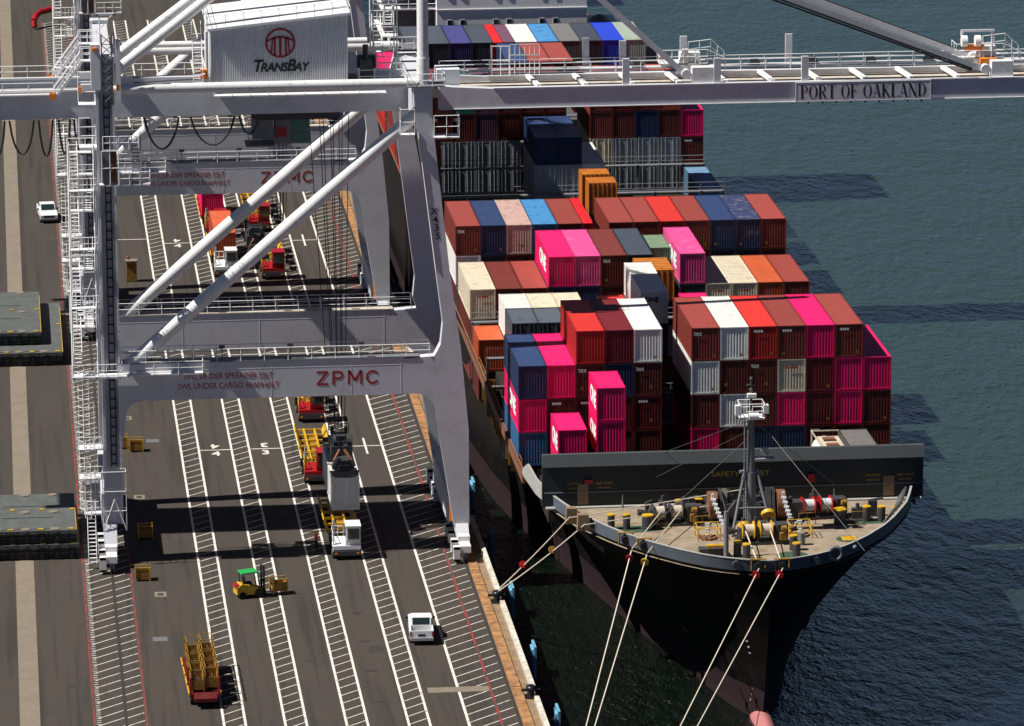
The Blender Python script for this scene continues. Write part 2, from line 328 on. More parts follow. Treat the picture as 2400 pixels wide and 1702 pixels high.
struct(mb.build('road_markings', 'roadwhite'))
sl = MB()
for i in range(-9, 40):
    yy = -3.5+i*8.4*1.0; sl.add([(20.0-.45, yy, .003), (20.0+.45, yy, .003), (20.0+.45, yy+.55, .003), (20.0-.45, yy+.55, .003)], [(0, 1, 2, 3)])
struct(sl.build('lane_slots', 'railsteel'))
rr = random.Random(4)
for k in range(16):
    sc_ = MB(); x, y = rr.uniform(-14, 29), rr.uniform(-40, 60); r0 = rr.uniform(.3, .9)
    pts = [(x+r0*rr.uniform(.6, 1.1)*math.cos(t*math.pi/6), y+1.6*r0*rr.uniform(.6, 1.1)*math.sin(t*math.pi/6), .0025) for t in range(12)]
    sc_.add(pts, [tuple(range(12))]); struct(sc_.build('asphalt_patch', 'stain'))
stripe(rmb, -2.46, .18, z=.005); stripe(rmb, 1.58, .16, z=.005); stripe(rmb, 29.0, .22, z=.009)
struct(rmb.build('red_road_markings', 'roadred'))
struct(MB().box(24.0, 28.9, -35.0, -33.6, .005, .010).build('worn_paint_bar', 'concrete'))
grp = 'lane numbers painted on the quay'
for ch, x in (('4', 10.75), ('3', 15.4)):
    for dy, rz in ((-1.45, 0), (1.45, math.pi)):
        for yy in (44.8, 138.6):
            o = bpy.data.objects.new('painted_number', text_mesh(ch, 2.2, M['roadwhite'], xs=.75, bold=.05, ext=.001)); COL.objects.link(o)
            o.location = (x, yy+dy, .006); o.rotation_euler = (0, 0, rz); o['kind'] = 'structure'
# rails in slots
struct(MB().box(-.13, .13, -200, 600, -.05, .006).build('landside_crane_rail', 'railsteel'))
struct(MB().box(30.40, 30.58, -200, 600, -.05, .014).build('waterside_crane_rail', 'railsteel'))
# small pits and covers in the asphalt
for k, (x, y, w2, d2, lab) in enumerate(((3.9, -4.2, 1.0, 1.6, 'white-rimmed pit cover beside the yellow cage near the crane'), (7.0, -30.5, 1.0, 1.6, 'white-rimmed pit cover left of the loaded cage trailer'), (3.1, 28.2, 1.0, 1.5, 'white-rimmed pit cover between the legs of the front crane'), (2.8, 58, 1.0, 1.5, 'white-rimmed pit cover behind the two yellow cages'))):
    t = thing('pit_cover', lab, 'pit cover', (x-1.5 if k == 1 else x, y, 0), 0, 'pit covers in the quay')
    MB().box(-w2/2, w2/2, -d2/2, -d2/4, .004, .03).box(-w2/2, w2/2, d2/4, d2/2, .004, .03).box(-w2/2, -w2/4, -d2/4, d2/4, .004, .03).box(w2/4, w2/2, -d2/4, d2/4, .004, .03).build('rim', 'concrete', t)
    MB().box(-w2/4, w2/4, -d2/4, d2/4, .004, .012).build('lid', 'darksteel', t)
for k, (x, y, lab) in enumerate(((4.6, -17.5, 'dark drain grate left of the silver pickup'), (5.0, 49, 'dark drain grate behind the yellow cages'))):
    o = MB(); o.box(-.6, .6, -.6, .6, .004, .01)
    for i in range(6): o.box(-.55, .55, -.5+i*.2, -.42+i*.2, .01, .02)
    tag(o.build('drain_grate', 'midsteel', loc=(x-1.2*(k == 0), y, 0)), lab, 'drain', 'drain grates in the quay')
# bull rail pieces, bollards, fenders
GAPS = [-37, -9.6, 18, 45, 72, 99, 126]
pv = -120
for k, gy in enumerate(GAPS+[200]):
    nm = ['at the bottom edge of the photo', 'between the two nearest bollards', 'under the front crane leg', 'behind the front crane leg', 'beyond the front crane', 'before the rear crane', 'beside the rear crane leg', 'beyond the rear crane']
    m_ = MB(); y0, y1 = pv+1.4, gy-1.0
    y = y0
    while y < y1-.1: m_.box(Q-.18, Q+.2, y, min(y+6.0, y1)-.02, 0, .42); y += 6.0
    tag(m_.build('bull_rail', 'bull'), 'white painted bull rail on the quay edge '+nm[k], 'bull rail', 'bull rails along the quay edge'); pv = gy
for k, gy in enumerate(GAPS):
    t = thing('mooring_bollard', 'black mooring bollard on the quay edge, '+ORD[k]+' from the bottom of the photo', 'bollard', (31.95, gy, 0), 0, 'bollards along the quay edge')
    b = MB(); b.cyl((0, 0, .02), (0, 0, .12), .62, 16); b.cyl((0, 0, .12), (0, 0, .75), .3, 14, r2=.26); b.build('post', 'bollard', t)
    b = MB(); b.sph((0, -.1, .85), .42, .55, .22); b.cyl((-.75, 0, .6), (.75, 0, .6), .12, 10); b.build('head', 'bollard', t)
for k in range(9):
    y = -37.4+17.9*k
    t = thing('quay_fender', 'sky-blue fender panel hung off the quay wall, '+ORD[k]+' from the bottom of the photo', 'fender', (Q, y, -2), 0, 'blue fenders along the quay wall')
    MB().box(1.65, 1.85, -1.1, 1.1, -1.7, 1.2).box(1.5, 1.65, -.8, .8, -1.4, .9).build('panel', 'fender', t)
    MB().beam((.1, -.7, .3), (1.5, -.3, .3), .16, .16).beam((.1, .7, .3), (1.5, .3, .3), .16, .16).beam((.1, 0, -1), (1.5, 0, -1), .2, .2).build('bracket', 'darksteel', t)
# ================================================================== CRANES
def arc(cx, cz, r, a0, a1, n=6): return [(cx+r*math.cos(R(a0+(a1-a0)*i/n)), cz+r*math.sin(R(a0+(a1-a0)*i/n))) for i in range(n+1)]
def crane(oy, front):
    lab = 'grey ship-to-shore gantry crane in front, its boom reaching over the ship' if front else 'second grey gantry crane standing behind the front crane'
    C = thing('gantry_crane', lab, 'crane', (15.2, 16.2+oy, 0), 0, 'gantry cranes on the quay')
    def P(mb, name, m, sub=None):
        ox, oyy = C.location.x, C.location.y
        mb.v = [(x-ox, y+oy-oyy, z) for x, y, z in mb.v]; return mb.build(name, m, sub or C)
    def PS(mb, size, name, m, sub=None):
        for q in islands(mb, size): P(q, name, m, sub)
    T = lambda s, x, y, z, size, m, sub, **kw: text(s, (x-C.location.x, y+oy-C.location.y, z), size, m, sub, **kw)
    ZB, ZT = 14.3, 17.55
    for fi, (y0, y1) in enumerate(((6.5, 8.1), (25.2, 26.8))):
        # waterside leg: leaning, wide haunch at the portal
        ws = [(29.82, 2.3), (31.15, 2.3), (31.14, 11), (30.5, 18.2), (29.55, 25.3), (28.2, 38), (28.2, 41.2), (26.6, 41.2), (26.75, 38.6), (28.35, 25.3), (27.9, 21), (27.75, 19.2), (27.2, 18.1), (26.3, 17.55), (25.0, 17.5), (25.0, 14.28)]+arc(26.7, 12.9, 1.4, 85, 12, 5)+[(28.3, 12.3)]
        ws = [(29.82, 2.3), (31.15, 2.3), (31.14, 11), (30.5, 18.2), (29.55, 25.3), (28.2, 38), (28.2, 41.2), (26.6, 41.2), (26.75, 38.6), (28.35, 25.3), (28.95, 20.5), (28.75, 18.6), (28.2, 17.55), (25.6, 17.4), (25.6, 14.28)]+arc(26.6, 12.7, 1.6, 82, 10, 5)
        if fi: ws = [(a-.85 if 18 < b < 40 and a < 28.96 and a > 26.7 else a, b) for a, b in ws]
        leg = P(MB().prism(ws, 'y', y0, y1), 'waterside_leg', 'crane')
        if front and not fi:
            for i, ch in enumerate('X435'): T(ch, 28.28+i*.1, y0-.015, 30.3-i*.72, .85, 'black', leg, bold=.012)
        b = MB(); b.cyl((28.36, y0-.03, 25.3), (26.95, y0-.03, 37.2), .05, 4)
        if not fi: P(b, 'edge_strip', 'rail', leg)
        # landside leg with flanges
        b = MB(); b.box(-.45, 1.15, y0+.35, y1, 3.4, 44.3); b.box(-.45, -.2, y0, y0+.35, 3.4, 44.3); b.box(.95, 1.15, y0, y0+.35, 3.4, 44.3)
        b.prism([(1.15, ZB), (2.6, ZB-.05), (2.0, ZB-.35), (1.6, ZB-1), (1.15, ZB-4.5)], 'y', y0+.01, y1-.01)
        ll = P(b, 'landside_leg', 'crane')
        b = MB()
        for x in (.22, .68): b.box(x-.05, x+.05, y0+.1, y0+.3, 8.5, 41)
        for i in range(40): b.box(.17, .73, y0+.14, y0+.26, 8.7+i*.82, 8.8+i*.82)
        P(b, 'cable_ladder', 'cable', ll)
        # portal beam
        pb = P(MB().box(1.152, 25.6, y0, y1, ZB, ZT), 'portal_beam', 'crane')
        b = MB()
        for x in (7.2, 14.1, 21.0, 25.3): b.box(x-.02, x+.02, y0-.012, y0, ZB+.02, ZT-.02)
        b.box(1.2, 25.5, y0-.01, y0, 16.9, 16.93); P(b, 'weld_seam', 'rail', pb)
        if True:
            t1 = 'ZPMC'
            yy = y0-.015
            if not fi:
                b = MB(); zz0, zz1, tk = 15.25, 16.5, .2
                def sg(a, c, e, g, w=tk): b.add([(a-w/2, yy, c), (a+w/2, yy, c), (e+w/2, yy, g), (e-w/2, yy, g)], [(0, 1, 2, 3)])
                def hb(a, e, c): b.add([(a, yy, c), (e, yy, c), (e, yy, c+tk), (a, yy, c+tk)], [(0, 1, 2, 3)])
                hb(18.0, 19.0, zz0); hb(18.0, 19.0, zz1-tk); sg(18.15, zz0+tk, 18.85, zz1-tk, .26)
                sg(19.45, zz0, 19.45, zz1); hb(19.55, 19.95, zz1-tk); hb(19.55, 19.95, zz0+.5)
                def arcw(cx, cz, rx, rz, a0, a1, n=12):
                    for i in range(n):
                        q = []
                        for t_, k_ in ((i, 0), (i+1, 0), (i+1, 1), (i, 1)):
                            t_ = R(a0+(a1-a0)*t_/n); q.append((cx+(rx-tk*k_)*math.cos(t_), yy, cz+(rz-tk*k_)*math.sin(t_)))
                        b.add(q, [(0, 1, 2, 3)])
                arcw(19.95, zz0+.875, .38, .375, -90, 90)
                sg(20.8, zz0, 20.8, zz1); sg(21.85, zz0, 21.85, zz1); sg(20.82, zz1, 21.32, zz0+.35, .24); sg(21.83, zz1, 21.33, zz0+.35, .24)
                arcw(22.85, (zz0+zz1)/2, .6, .625, 35, 325, 20)
                P(b, 'maker_lettering', 'redtext', pb)
                T('SWL UNDER SPREADER 55LT', 10.4, yy, 16.3, .72, 'redtext', pb, xs=.86, sp=.96)
                T('SWL UNDER CARGO BEAM 65LT', 10.4, yy, 15.45, .72, 'redtext', pb, xs=.86, sp=.96)
        b = MB(); b.box(1.2, 26.9 if not fi else 26.1, y0-.05, y1+.05, ZT, ZT+.06)
        P(b, 'walkway', 'beige' if fi else 'midsteel', pb)
        b = MB(); b.railing([(1.3, y0-.02, ZT+.06), (27.8, y0-.02, ZT+.06)], step=2.1); b.railing([(1.3, y1, ZT+.06), (27.8, y1, ZT+.06)], step=2.1)
        P(b, 'railing', 'rail', pb)
        b = MB()
        for x in (3.8, 9.9, 15.8, 21.9): b.bx((x, y0+.3, ZT+1.25), (.5, .35, .3)); b.cyl((x, y0+.4, ZT), (x, y0+.4, ZT+1.1), .04, 4)
        P(b, 'floodlight', 'darksteel', pb)
        # diagonal tube
        P(MB().cyl((1.0, (y0+y1)/2-.1, 16.5), (27.3, (y0+y1)/2-.1, 39.1), .6, 24), 'diagonal_brace', 'tube')
        # upper horizontal tube
        P(MB().cyl((1.0, y0+.2, 41.5), (26.8, y0+.2, 41.5), .42, 18), 'upper_tie_tube', 'tube')
        # apex column
        if not fi: P(MB().cyl((27.45, (y0+y1)/2, 41.2), (27.45, (y0+y1)/2, 66), .49, 20).cyl((27.45, (y0+y1)/2, 41.3), (27.45, (y0+y1)/2, 43.6), .55, 20), 'apex_column', 'tube')
        b = MB(); x0, x1, ya, yb = 26.0, 29.2, y0-.7, y1+.3
        b.box(x0, x1, ya, yb, 41.25, 41.33)
        pl = P(b, 'leg_top_platform', 'midsteel')
        P(MB().railing([(x0, yb, 41.3), (x0, ya, 41.3), (x1, ya, 41.3), (x1, yb, 41.3)], step=1.1), 'railing', 'rail', pl)
        if not fi:
            b = MB(); b.railing([(28.25, y0-.8, 36.9), (30.4, y0-.8, 36.9), (30.4, y0+1, 36.9)], step=1, h=1.9); b.railing([(25.4, y0, 37.2), (25.4, y0-.8, 37.2), (26.6, y0-.8, 37.2)], step=1, h=2.2); b.box(28.25, 30.4, y0-.8, y0+1, 36.82, 36.9); b.box(25.4, 26.6, y0-.8, y0+.6, 37.1, 37.2)
            P(b, 'service_platform', 'rail')
    # long beams joining the two side frames
    P(MB().box(26.55, 28.3, 8.1, 25.2, 38.3, 41.1), 'waterside_cross_beam', 'crane')
    P(MB().box(-.3, 1.0, 8.1, 25.2, 42.2, 44.0), 'landside_cross_beam', 'crane')
    for x, nm in ((.0, 'landside_sill'), (30.48, 'waterside_sill')):
        b = MB(); b.box(x-.65, x+.65, 8.1, 25.2, 2.6, 4.6 if x else 5.3)
        for yy in (7.3, 26): b.prism([(yy-2.0, 1.7), (yy+2.0, 1.7), (yy+1.0, 2.55 if x else 3.4), (yy-1.0, 2.55 if x else 3.4)], 'x', x-.55, x+.55)
        sill = P(b, nm, 'crane')
        for k, yc in enumerate((4.7, 9.6, 23.6, 28.5)):
            b = MB(); b.box(x-.45, x+.45, yc-2.1, yc+2.1, .95, 1.55); b.box(x-.5, x+.5, yc-.5, yc+.5, 1.55, 2.0)
            bg = P(b, 'bogie', 'rail', sill)
        b = MB()
        for yc in (4.7, 9.6, 23.6, 28.5):
            for dy in (-1.6, -.55, .55, 1.6): b.cyl((x-.13, yc+dy, .36), (x+.13, yc+dy, .36), .35, 14)
        P(b, 'wheel_set', 'darksteel', sill)
        b = MB()
        for yc in (3.0, 5.4, 8.4, 10.6, 22.6, 25, 27.4, 29.8):
            b.box(x-1.05, x-.5, yc-.55, yc-.35, .3, 1.5); b.box(x-1.05, x-.5, yc+.35, yc+.55, .3, 1.5); b.box(x-1.05, x-.5, yc-.55, yc+.55, 1.3, 1.5); b.box(x-1.05, x-.5, yc-.55, yc+.55, .3, .45)
        P(b, 'drive_guard', 'rail', sill)
        b = MB(); b.cyl((x, 2.4, .8), (x, 3.0, .8), .22, 12); b.cyl((x, 30.2, .8), (x, 30.8, .8), .22, 12); P(b, 'buffer', 'darksteel', sill)
    b = MB()
    for i in range(5): b.box(29.55, 29.8, 10+i*3, 12.7+i*3, 1.7, 4.1)
    PS(b, 8, 'electrical_cabinet', 'house')
    b = MB(); b.box(29.5, 29.78, 7.2, 7.9, 2.6, 4.2); P(b, 'warning_sign', 'orangepaint')
    # landside base cabin frame
    b = MB(); b.railing([(-.6, 6.3, 3.2), (1.4, 6.3, 3.2), (1.4, 5.2, 3.2), (-.6, 5.2, 3.2), (-.6, 6.3, 3.2)], h=5.2, step=2.2, mid=2); b.cyl((-.6, 5.2, 3.2), (.4, 5.2, 6), .04, 4); b.cyl((1.4, 5.2, 3.2), (.4, 5.2, 6), .04, 4)
    P(b, 'cable_guard_frame', 'rail')
    # girders and boom
    for fi, (ya, yb) in enumerate(((12.7, 13.7), (18.7, 19.7))):
        b = MB()
        if fi == 0:
            b.prism([(-32, 37.9), (27.9, 38.0), (27.9, 40.35), (-32, 40.3)], 'y', ya, yb)
        else: b.box(-32, 27.9, ya, yb, 37.9, 40.3)
        P(b, 'main_girder', 'crane')
        b = MB(); b.prism([(29.3, 38.0), (92, 38.05), (92, 39.7), (34, 39.75), (30.5, 39.95), (29.3, 40.1)], 'y', ya, yb)
        bm = P(b, 'boom_girder', 'crane')
        P(MB().box(34, 92, ya-.12, ya+.1, 39.76, 39.84).box(29.3, 92, ya-.1, ya, 38.0, 38.06), 'flange', 'rail', bm)
        P(MB().box(-32, -1.6, ya-.12, ya+.25, 40.32, 40.5).box(-1.6, -.5, ya-.12, ya+.25, 40.32, 40.9) , 'pipe', 'rail', bm)
        if front and fi == 0:
            sg = P(MB().box(60.5, 72.3, ya-.22, ya-.14, 38.1, 39.7), 'name_board', 'crane', bm)
            P(MB().box(60.45, 72.35, ya-.24, ya-.14, 39.7, 39.76).box(60.45, 72.35, ya-.24, ya-.14, 38.04, 38.1).box(60.42, 60.5, ya-.235, ya-.14, 38.05, 39.75).box(72.3, 72.38, ya-.235, ya-.14, 38.05, 39.75), 'frame', 'rail', sg)
            port_text(C, oy, sg)
            b = MB()
            for i in range(9): b.box(61.5+i*1.25, 61.65+i*1.25, ya-.2, ya-.1, 37.85, 38.04)
            PS(b, 8, 'board_bracket', 'darksteel', bm)
    P(MB().box(29.3, 92, 13.7, 18.7, 39.2, 39.3), 'boom_deck', 'beige')
    P(MB().box(-32, 27.9, 13.7, 18.7, 39.5, 39.6), 'girder_deck', 'midsteel')
    b = MB()
    for y in (14.6, 15.7, 16.1, 17.8): b.box(30, 92, y-.06, y+.06, 39.3, 39.42)
    PS(b, 8, 'rope_track', 'darksteel')
    b = MB()
    for i in range(13):
        x = 37.6+i*4.1; b.beam((x, 18.7, 39.75), (x+.5, 13.6, 39.75), .38, .3)
    PS(b, 8, 'cross_tie', 'rail')
    # far side walkway
    P(MB().box(29.3, 92, 19.7, 20.7, 39.6, 39.7).box(-32, 27.9, 19.7, 20.7, 39.9, 40), 'boom_walkway', 'midsteel')
    P(MB().railing([(30, 19.8, 39.7), (90, 19.8, 39.7)], step=2.2, h=1.0).railing([(30, 20.7, 39.7), (90, 20.7, 39.7)], step=2.2, h=1.15, mid=2).cyl((30, 20.2, 40.0), (90, 20.2, 40.0), .12, 8), 'walkway_railing', 'rail')
    b = MB()
    for i in range(8): x = 47.5+i*5.2; b.bx((x, 20.0, 40.35), (.7, .35, .45)); b.cyl((x-.5, 20, 40.2), (x+.5, 20, 40.2), .16, 8)
    P(b, 'rope_sheave', 'darksteel')
    b = MB()
    for x in (53.6, 61.3): b.box(x-.3, x+.3, 12.75, 13.1, 39.76, 42.0)
    for x in (51.7, 61.1, 43.0): b.box(x-.3, x+.3, 20.8, 21.1, 39.7, 42.6)
    for x in (46.3,): b.box(x-.3, x+.3, 20.8, 21.1, 39.7, 42.3)
    b.box(45.3, 45.9, 12.75, 13.1, 39.76, 42.1)
    PS(b, 8, 'stay_rest_post', 'crane')
    # stays
    for x, zz in ((50.9, 40.5), (77.3, 40.4)):
        for ya in ((13.2, 19.2) if x > 60 else (13.2,)):
            b = MB(); ap = (27.5, 16.2+(ya-16.2)*1.0, 59.6 if x > 60 else 61.8)
            b.beam((x, ya, zz), ap, .16, .5); st = P(b, 'forestay', 'crane')
            b = MB(); b.cyl((x, ya-.35, zz+.1), (x, ya+.35, zz+.1), .42, 16); P(b, 'pin', 'rail', st)
        b = MB(); b.box(x+.5, x+2.4, 12.8, 13.9, 39.7, 41.2); b.box(x+.2, x+2.0, 18.6, 19.7, 39.7, 41.5); b.prism([(x-.2, 39.7), (x+.9, 39.7), (x+.9, 41.9), (x+.4, 41.9)], 'y', 18.4, 18.6)
        a = P(b, 'stay_anchor', 'tube')
        P(MB().railing([(x-1.6, 20.7, 40.6), (x-1.6, 18.4, 40.6), (x+2.6, 18.4, 40.6), (x+4.2, 18.6, 39.8)], step=1.0, h=1.2), 'railing', 'rail', a)
        P(MB().railing([(x+1.2, 20.7, 40.8), (x+3.2, 20.7, 41.0), (x+4.4, 20.7, 39.9)], step=1.0, h=1.3).box(x-1.6, x+2.6, 18.4, 20.7, 40.5, 40.6), 'landing', 'rail', a)
    b = MB()
    for dy, dz in ((-.6, -.5), (-.45, -.9), (6.4, .5), (6.6, .1)):
        b.cyl((76.0, 13.2+dy, 40.9+dz*.5), (27.5, 14.2+dy*.8, 59.4+dz), .09, 5)
    PS(b, 20, 'boom_hoist_rope', 'cable')
    b = MB(); b.cyl((78.9, 18.6, 40.3), (78.9, 18.6, 42.9), .1, 6); b.box(76.1, 79.1, 18.5, 18.7, 42.85, 43.05); b.box(76.1, 76.3, 18.45, 18.75, 42.5, 42.85)
    P(b, 'davit', 'rail')
    b = MB(); b.cyl((76.3, 17.9, 41.6), (77.9, 17.9, 41.6), .28, 10); b.bx((78.3, 17.2, 40.5), (1.5, .9, .5)); P(b, 'orange_sheave_block', 'orangepaint')
    b = MB(); b.cyl((76.0, 17.7, 42.2), (76.5, 17.7, 42.2), .5, 14); b.cyl((77.2, 17.7, 42.2), (77.7, 17.7, 42.2), .5, 14); P(b, 'rope_drum', 'tube')
    # backstays
    for ya in (12.9, 19.5):
        P(MB().cyl((1.2, ya, 41.8), (26.8, 16.2+(ya-16.2)*.5, 61.0), .45, 18).cyl((.7, ya, 41.4), (1.9, ya, 42.35), .55, 14), 'backstay', 'tube')
    b = MB()
    for y in (13.0, 14.6, 17.2): b.cyl((3, y, 40.6), (9, y-.3, 40.9), .05, 4)
    PS(b, 16, 'trolley_rope', 'cable')
    # white walkway pipe
    b = MB()
    P(MB().railing([(-30, 12.1, 40.2), (-3.9, 12.1, 40.2)], step=2.2, h=1.0).box(-30, -3.5, 12.0, 12.7, 40.1, 40.2), 'girder_walkway', 'rail')
    P(MB().railing([(-30, 20.6, 40.2), (-3.9, 20.6, 40.2)], step=2.2, h=1.0).railing([(2, 20.6, 40.1), (9.5, 20.6, 40.1)], step=2.0, h=1.1), 'far_walkway_railing', 'rail')
    for ya in (11.6, 20.2):
        st = P(MB().stairs((-3.9, ya, 39.9), (-1.4, ya, 43.2), ax='x', w=.8), 'stairway', 'rail')
        P(MB().railing([(-1.6, ya-.4, 43.2), (0, ya-.4, 43.2)], h=1.1, step=.8).railing([(-1.6, ya+.4, 43.2), (0, ya+.4, 43.2)], h=1.1, step=.8).box(-1.6, 0, ya-.45, ya+.45, 43.1, 43.2), 'landing', 'rail', st)
        P(MB().box(-4.3, -3.7, ya-.45, ya-.3, 39.9, 40.4).box(-4.3, -3.7, ya+.3, ya+.45, 39.9, 40.4), 'handle_end', 'orangepaint', st)
    P(MB().railing([(-1.9, 8.2, 40.2), (-.5, 8.2, 40.2)], h=2.6, step=1.4, mid=2).railing([(-1.9, 8.2, 36.5), (-.5, 8.2, 36.5)], h=2.3, step=1.4, mid=2).box(-1.9, -.45, 6.9, 8.2, 40.1, 40.2).box(-1.9, -.45, 6.9, 8.2, 36.3, 36.5), 'leg_side_platform', 'rail')
    # landside leg-top mast
    b = MB()
    for x in (.12, 1.0):
        for y in (5.9, 6.5): b.cyl((x, y, 40.3), (x, y, 46.3), .05, 4)
    for i in range(7):
        z = 40.4+i*.85; b.cyl((.12, 5.9, z), (1.0, 5.9, z+.8), .035, 4); b.cyl((1.0, 5.9, z), (.12, 5.9, z+.8), .035, 4); b.box(.1, 1.02, 5.87, 5.93, z-.03, z+.03)
    P(b, 'lattice_mast', 'darksteel')
    b = MB(); b.cyl((.0, 6.2, 45.5), (.0, 6.2, 48.0), .05, 4); b.cyl((1.1, 6.2, 45.5), (1.1, 6.2, 48.0), .05, 4); b.cyl((.15, 6.2, 46.9), (1.0, 6.2, 47.9), .03, 4)
    b.box(-.25, 1.3, 6.0, 6.15, 47.95, 48.1); b.box(-.25, 1.3, 6.5, 6.65, 47.95, 48.1); b.box(-.25, -.1, 6.0, 6.65, 47.95, 48.1); b.box(1.15, 1.3, 6.0, 6.65, 47.95, 48.1)
    P(b, 'mast_top_frame', 'rail')
    P(MB().box(-.8, .0, 6.4, 7.8, 41.5, 45.4).box(1.35, 1.7, 6.2, 7.0, 40.6, 45.8), 'hoistway_panel', 'house')
    P(MB().box(-.65, -.25, 6.2, 6.4, 44.9, 45.15).box(-1.9, -1.6, 8.0, 8.3, 41, 41.5).box(1.3, 1.6, 5.9, 6.1, 41.5, 42), 'orange_bracket', 'orangepaint')
    # lift cage
    b = MB(); b.box(.0, 1.2, 5.4, 6.3, 33.6, 36.4); cg = P(b, 'lift_cage', 'midsteel')
    P(MB().box(.62, 1.15, 5.36, 5.4, 33.7, 36.3), 'rusty_door', 'rustiron', cg)
    P(MB().railing([(-.1, 5.3, 33.5), (1.35, 5.3, 33.5)], h=2.95, step=.72).box(-.3, 4.0, 5.3, 6.4, 33.4, 33.5).railing([(1.4, 5.3, 33.5), (4.0, 5.3, 33.5), (4.0, 6.4, 33.5)], h=1.1, step=1).railing([(1.4, 5.3, 36.6), (3.1, 5.3, 36.6), (3.1, 6.4, 36.6)], h=1.1, step=.9).railing([(0.05, 5.3, 36.6), (1.25, 5.3, 36.6)], h=1.1, step=.6), 'cage_railing', 'rail', cg)
    P(MB().stairs((2.9, 5.8, 33.5), (2.9, 7.6, 36.6), w=.75), 'cage_stair', 'midsteel', cg)
    # stair tower beside the landside leg
    b = MB(); z = 17.9; k = 0; sw = MB()
    while z < 35.5:
        xx = -2.45 if k % 2 == 0 else -1.35
        ya, yb = (5.4, 8.4) if k % 2 == 0 else (8.4, 5.4)
        sw.stairs((xx, ya, z), (xx, yb, z+2.55), w=.7); yl = yb
        sw.box(-2.9, -.9, min(yl, yl+(1 if yb > ya else -1)), max(yl, yl+(1 if yb > ya else -1)), z+2.5, z+2.56)
        sw.railing([(-2.9, yl+(1 if yb > ya else -1)*.95, z+2.55), (-.6, yl+(1 if yb > ya else -1)*.95, z+2.55)], step=.8)
        z += 2.55; k += 1
    for x in (-2.9, -.75): sw.cyl((x, 5.3, 16.5), (x, 5.3, 37), .07, 5); sw.cyl((x, 8.5, 16.5), (x, 8.5, 37), .07, 5)
    P(sw, 'stair_tower', 'rail')
    b = MB(); b.box(-3.0, 1.9, 5.0, 6.4, 16.7, 16.85); b.railing([(-3.0, 5.0, 16.85), (1.9, 5.0, 16.85), (1.9, 6.3, 16.85)], step=.9); b.railing([(1.9, 5.3, 16.9), (8.2, 5.3, 16.9), (8.2, 6.4, 16.9)], step=2.4, mid=1); b.box(1.9, 8.2, 5.3, 6.5, 16.8, 16.88)
    P(b, 'portal_platform', 'rail')
    # caged ladder down the leg
    b = MB()
    for x in (-2.1, -1.6): b.cyl((x, 6.6, 4), (x, 6.6, 17), .04, 4)
    for i in range(44): b.cyl((-2.1, 6.6, 4+i*.3), (-1.6, 6.6, 4+i*.3), .022, 4)
    for i in range(17):
        z = 5+i*.75; p = [(-1.85-.75*math.cos(t), 6.6-.8*math.sin(t), z) for t in [math.pi*j/6 for j in range(7)]]; b.path(p, .028, 4)
    for t in (R(30), R(70), R(110), R(150)): b.cyl((-1.85-.75*math.cos(t), 6.6-.8*math.sin(t), 5), (-1.85-.75*math.cos(t), 6.6-.8*math.sin(t), 17), .025, 4)
    for z in (7.6, 10.2): b.box(-2.6, -.5, 5.8, 7.6, z, z+.08); b.railing([(-2.6, 5.8, z+.08), (-.6, 5.8, z+.08)], step=.7)
    P(b, 'caged_ladder', 'rail')
    P(MB().stairs((-1.6, 4.4, .5), (-1.6, 7.4, 4.2), w=.7).box(-2.2, -.7, 6.8, 8.2, 4.2, 4.3).railing([(-2.2, 6.8, 4.3), (-.7, 6.8, 4.3)], h=1.1, step=.7), 'base_stair', 'rail')
    P(MB().box(-2.2, -.9, 7.8, 9.6, 4.4, 6.8), 'control_cabinet', 'midsteel')
    # waterside stairs above the girder
    sw = MB(); z = 41.4; k = 0
    while z < 50:
        xx = 24.6 if k % 2 == 0 else 25.6; ya, yb = (19.5, 22.5) if k % 2 == 0 else (22.5, 19.5)
        sw.stairs((xx, ya, z), (xx, yb, z+2.5), w=.75); s_ = 1 if yb > ya else -1; sw.box(24.1, 26.1, min(yb, yb+s_), max(yb, yb+s_), z+2.45, z+2.5); sw.railing([(24.1, yb+s_*.95, z+2.5), (26.1, yb+s_*.95, z+2.5)], step=.7); z += 2.5; k += 1
    for x in (24.1, 26.2): sw.cyl((x, 19.3, 40), (x, 19.3, 52), .07, 5); sw.cyl((x, 22.7, 40), (x, 22.7, 52), .07, 5)
    P(sw, 'apex_stair_tower', 'rail')
    P(MB().box(22.4, 26.4, 12.8, 19.6, 40.4, 40.5).railing([(22.4, 12.8, 40.5), (26.4, 12.8, 40.5)], step=1.3).railing([(22.4, 19.5, 40.5), (26.4, 19.5, 40.5)], step=1.3).railing([(24.3, 16, 40.5), (26.4, 16, 40.5)], step=.7), 'hinge_platform', 'rail')
    b = MB(); b.bx((23.2, 15.5, 41.2), (1.0, 2.0, 1.4)); b.cyl((23.3, 17.6, 40.5), (23.3, 17.6, 43.0), .25, 8); b.cyl((22.6, 18.4, 41.4), (24.2, 18.4, 41.4), .6, 12); P(b, 'hinge_winch', 'darksteel')
    P(MB().box(29.2, 31.2, 13.9, 16.2, 39.9, 41.3), 'equipment_box', 'house')
    b = MB(); b.railing([(34.5, 19.9, 39.8), (34.5, 18.9, 39.8), (36, 18.7, 39.8)], h=2.6, step=.7); b.box(36.1, 38.7, 18.95, 19.05, 41.5, 41.6); b.railing([(36.1, 19.0, 39.8), (38.7, 19.0, 39.8)], h=2.7, step=.45, mid=1); P(b, 'gate_frame', 'rail')
    # machinery house
    hx0, hx1, hy0, hy1, hz = 9.55, 21.35, 11.6, 23.5, 41.0
    zl, zr = 45.5, 46.7
    b = MB(); b.prism([(hx0, hz), (hx1, hz), (hx1, zr), (hx0, zl)], 'y', hy0+.12, hy1)
    hs = P(b, 'machinery_house', 'house')
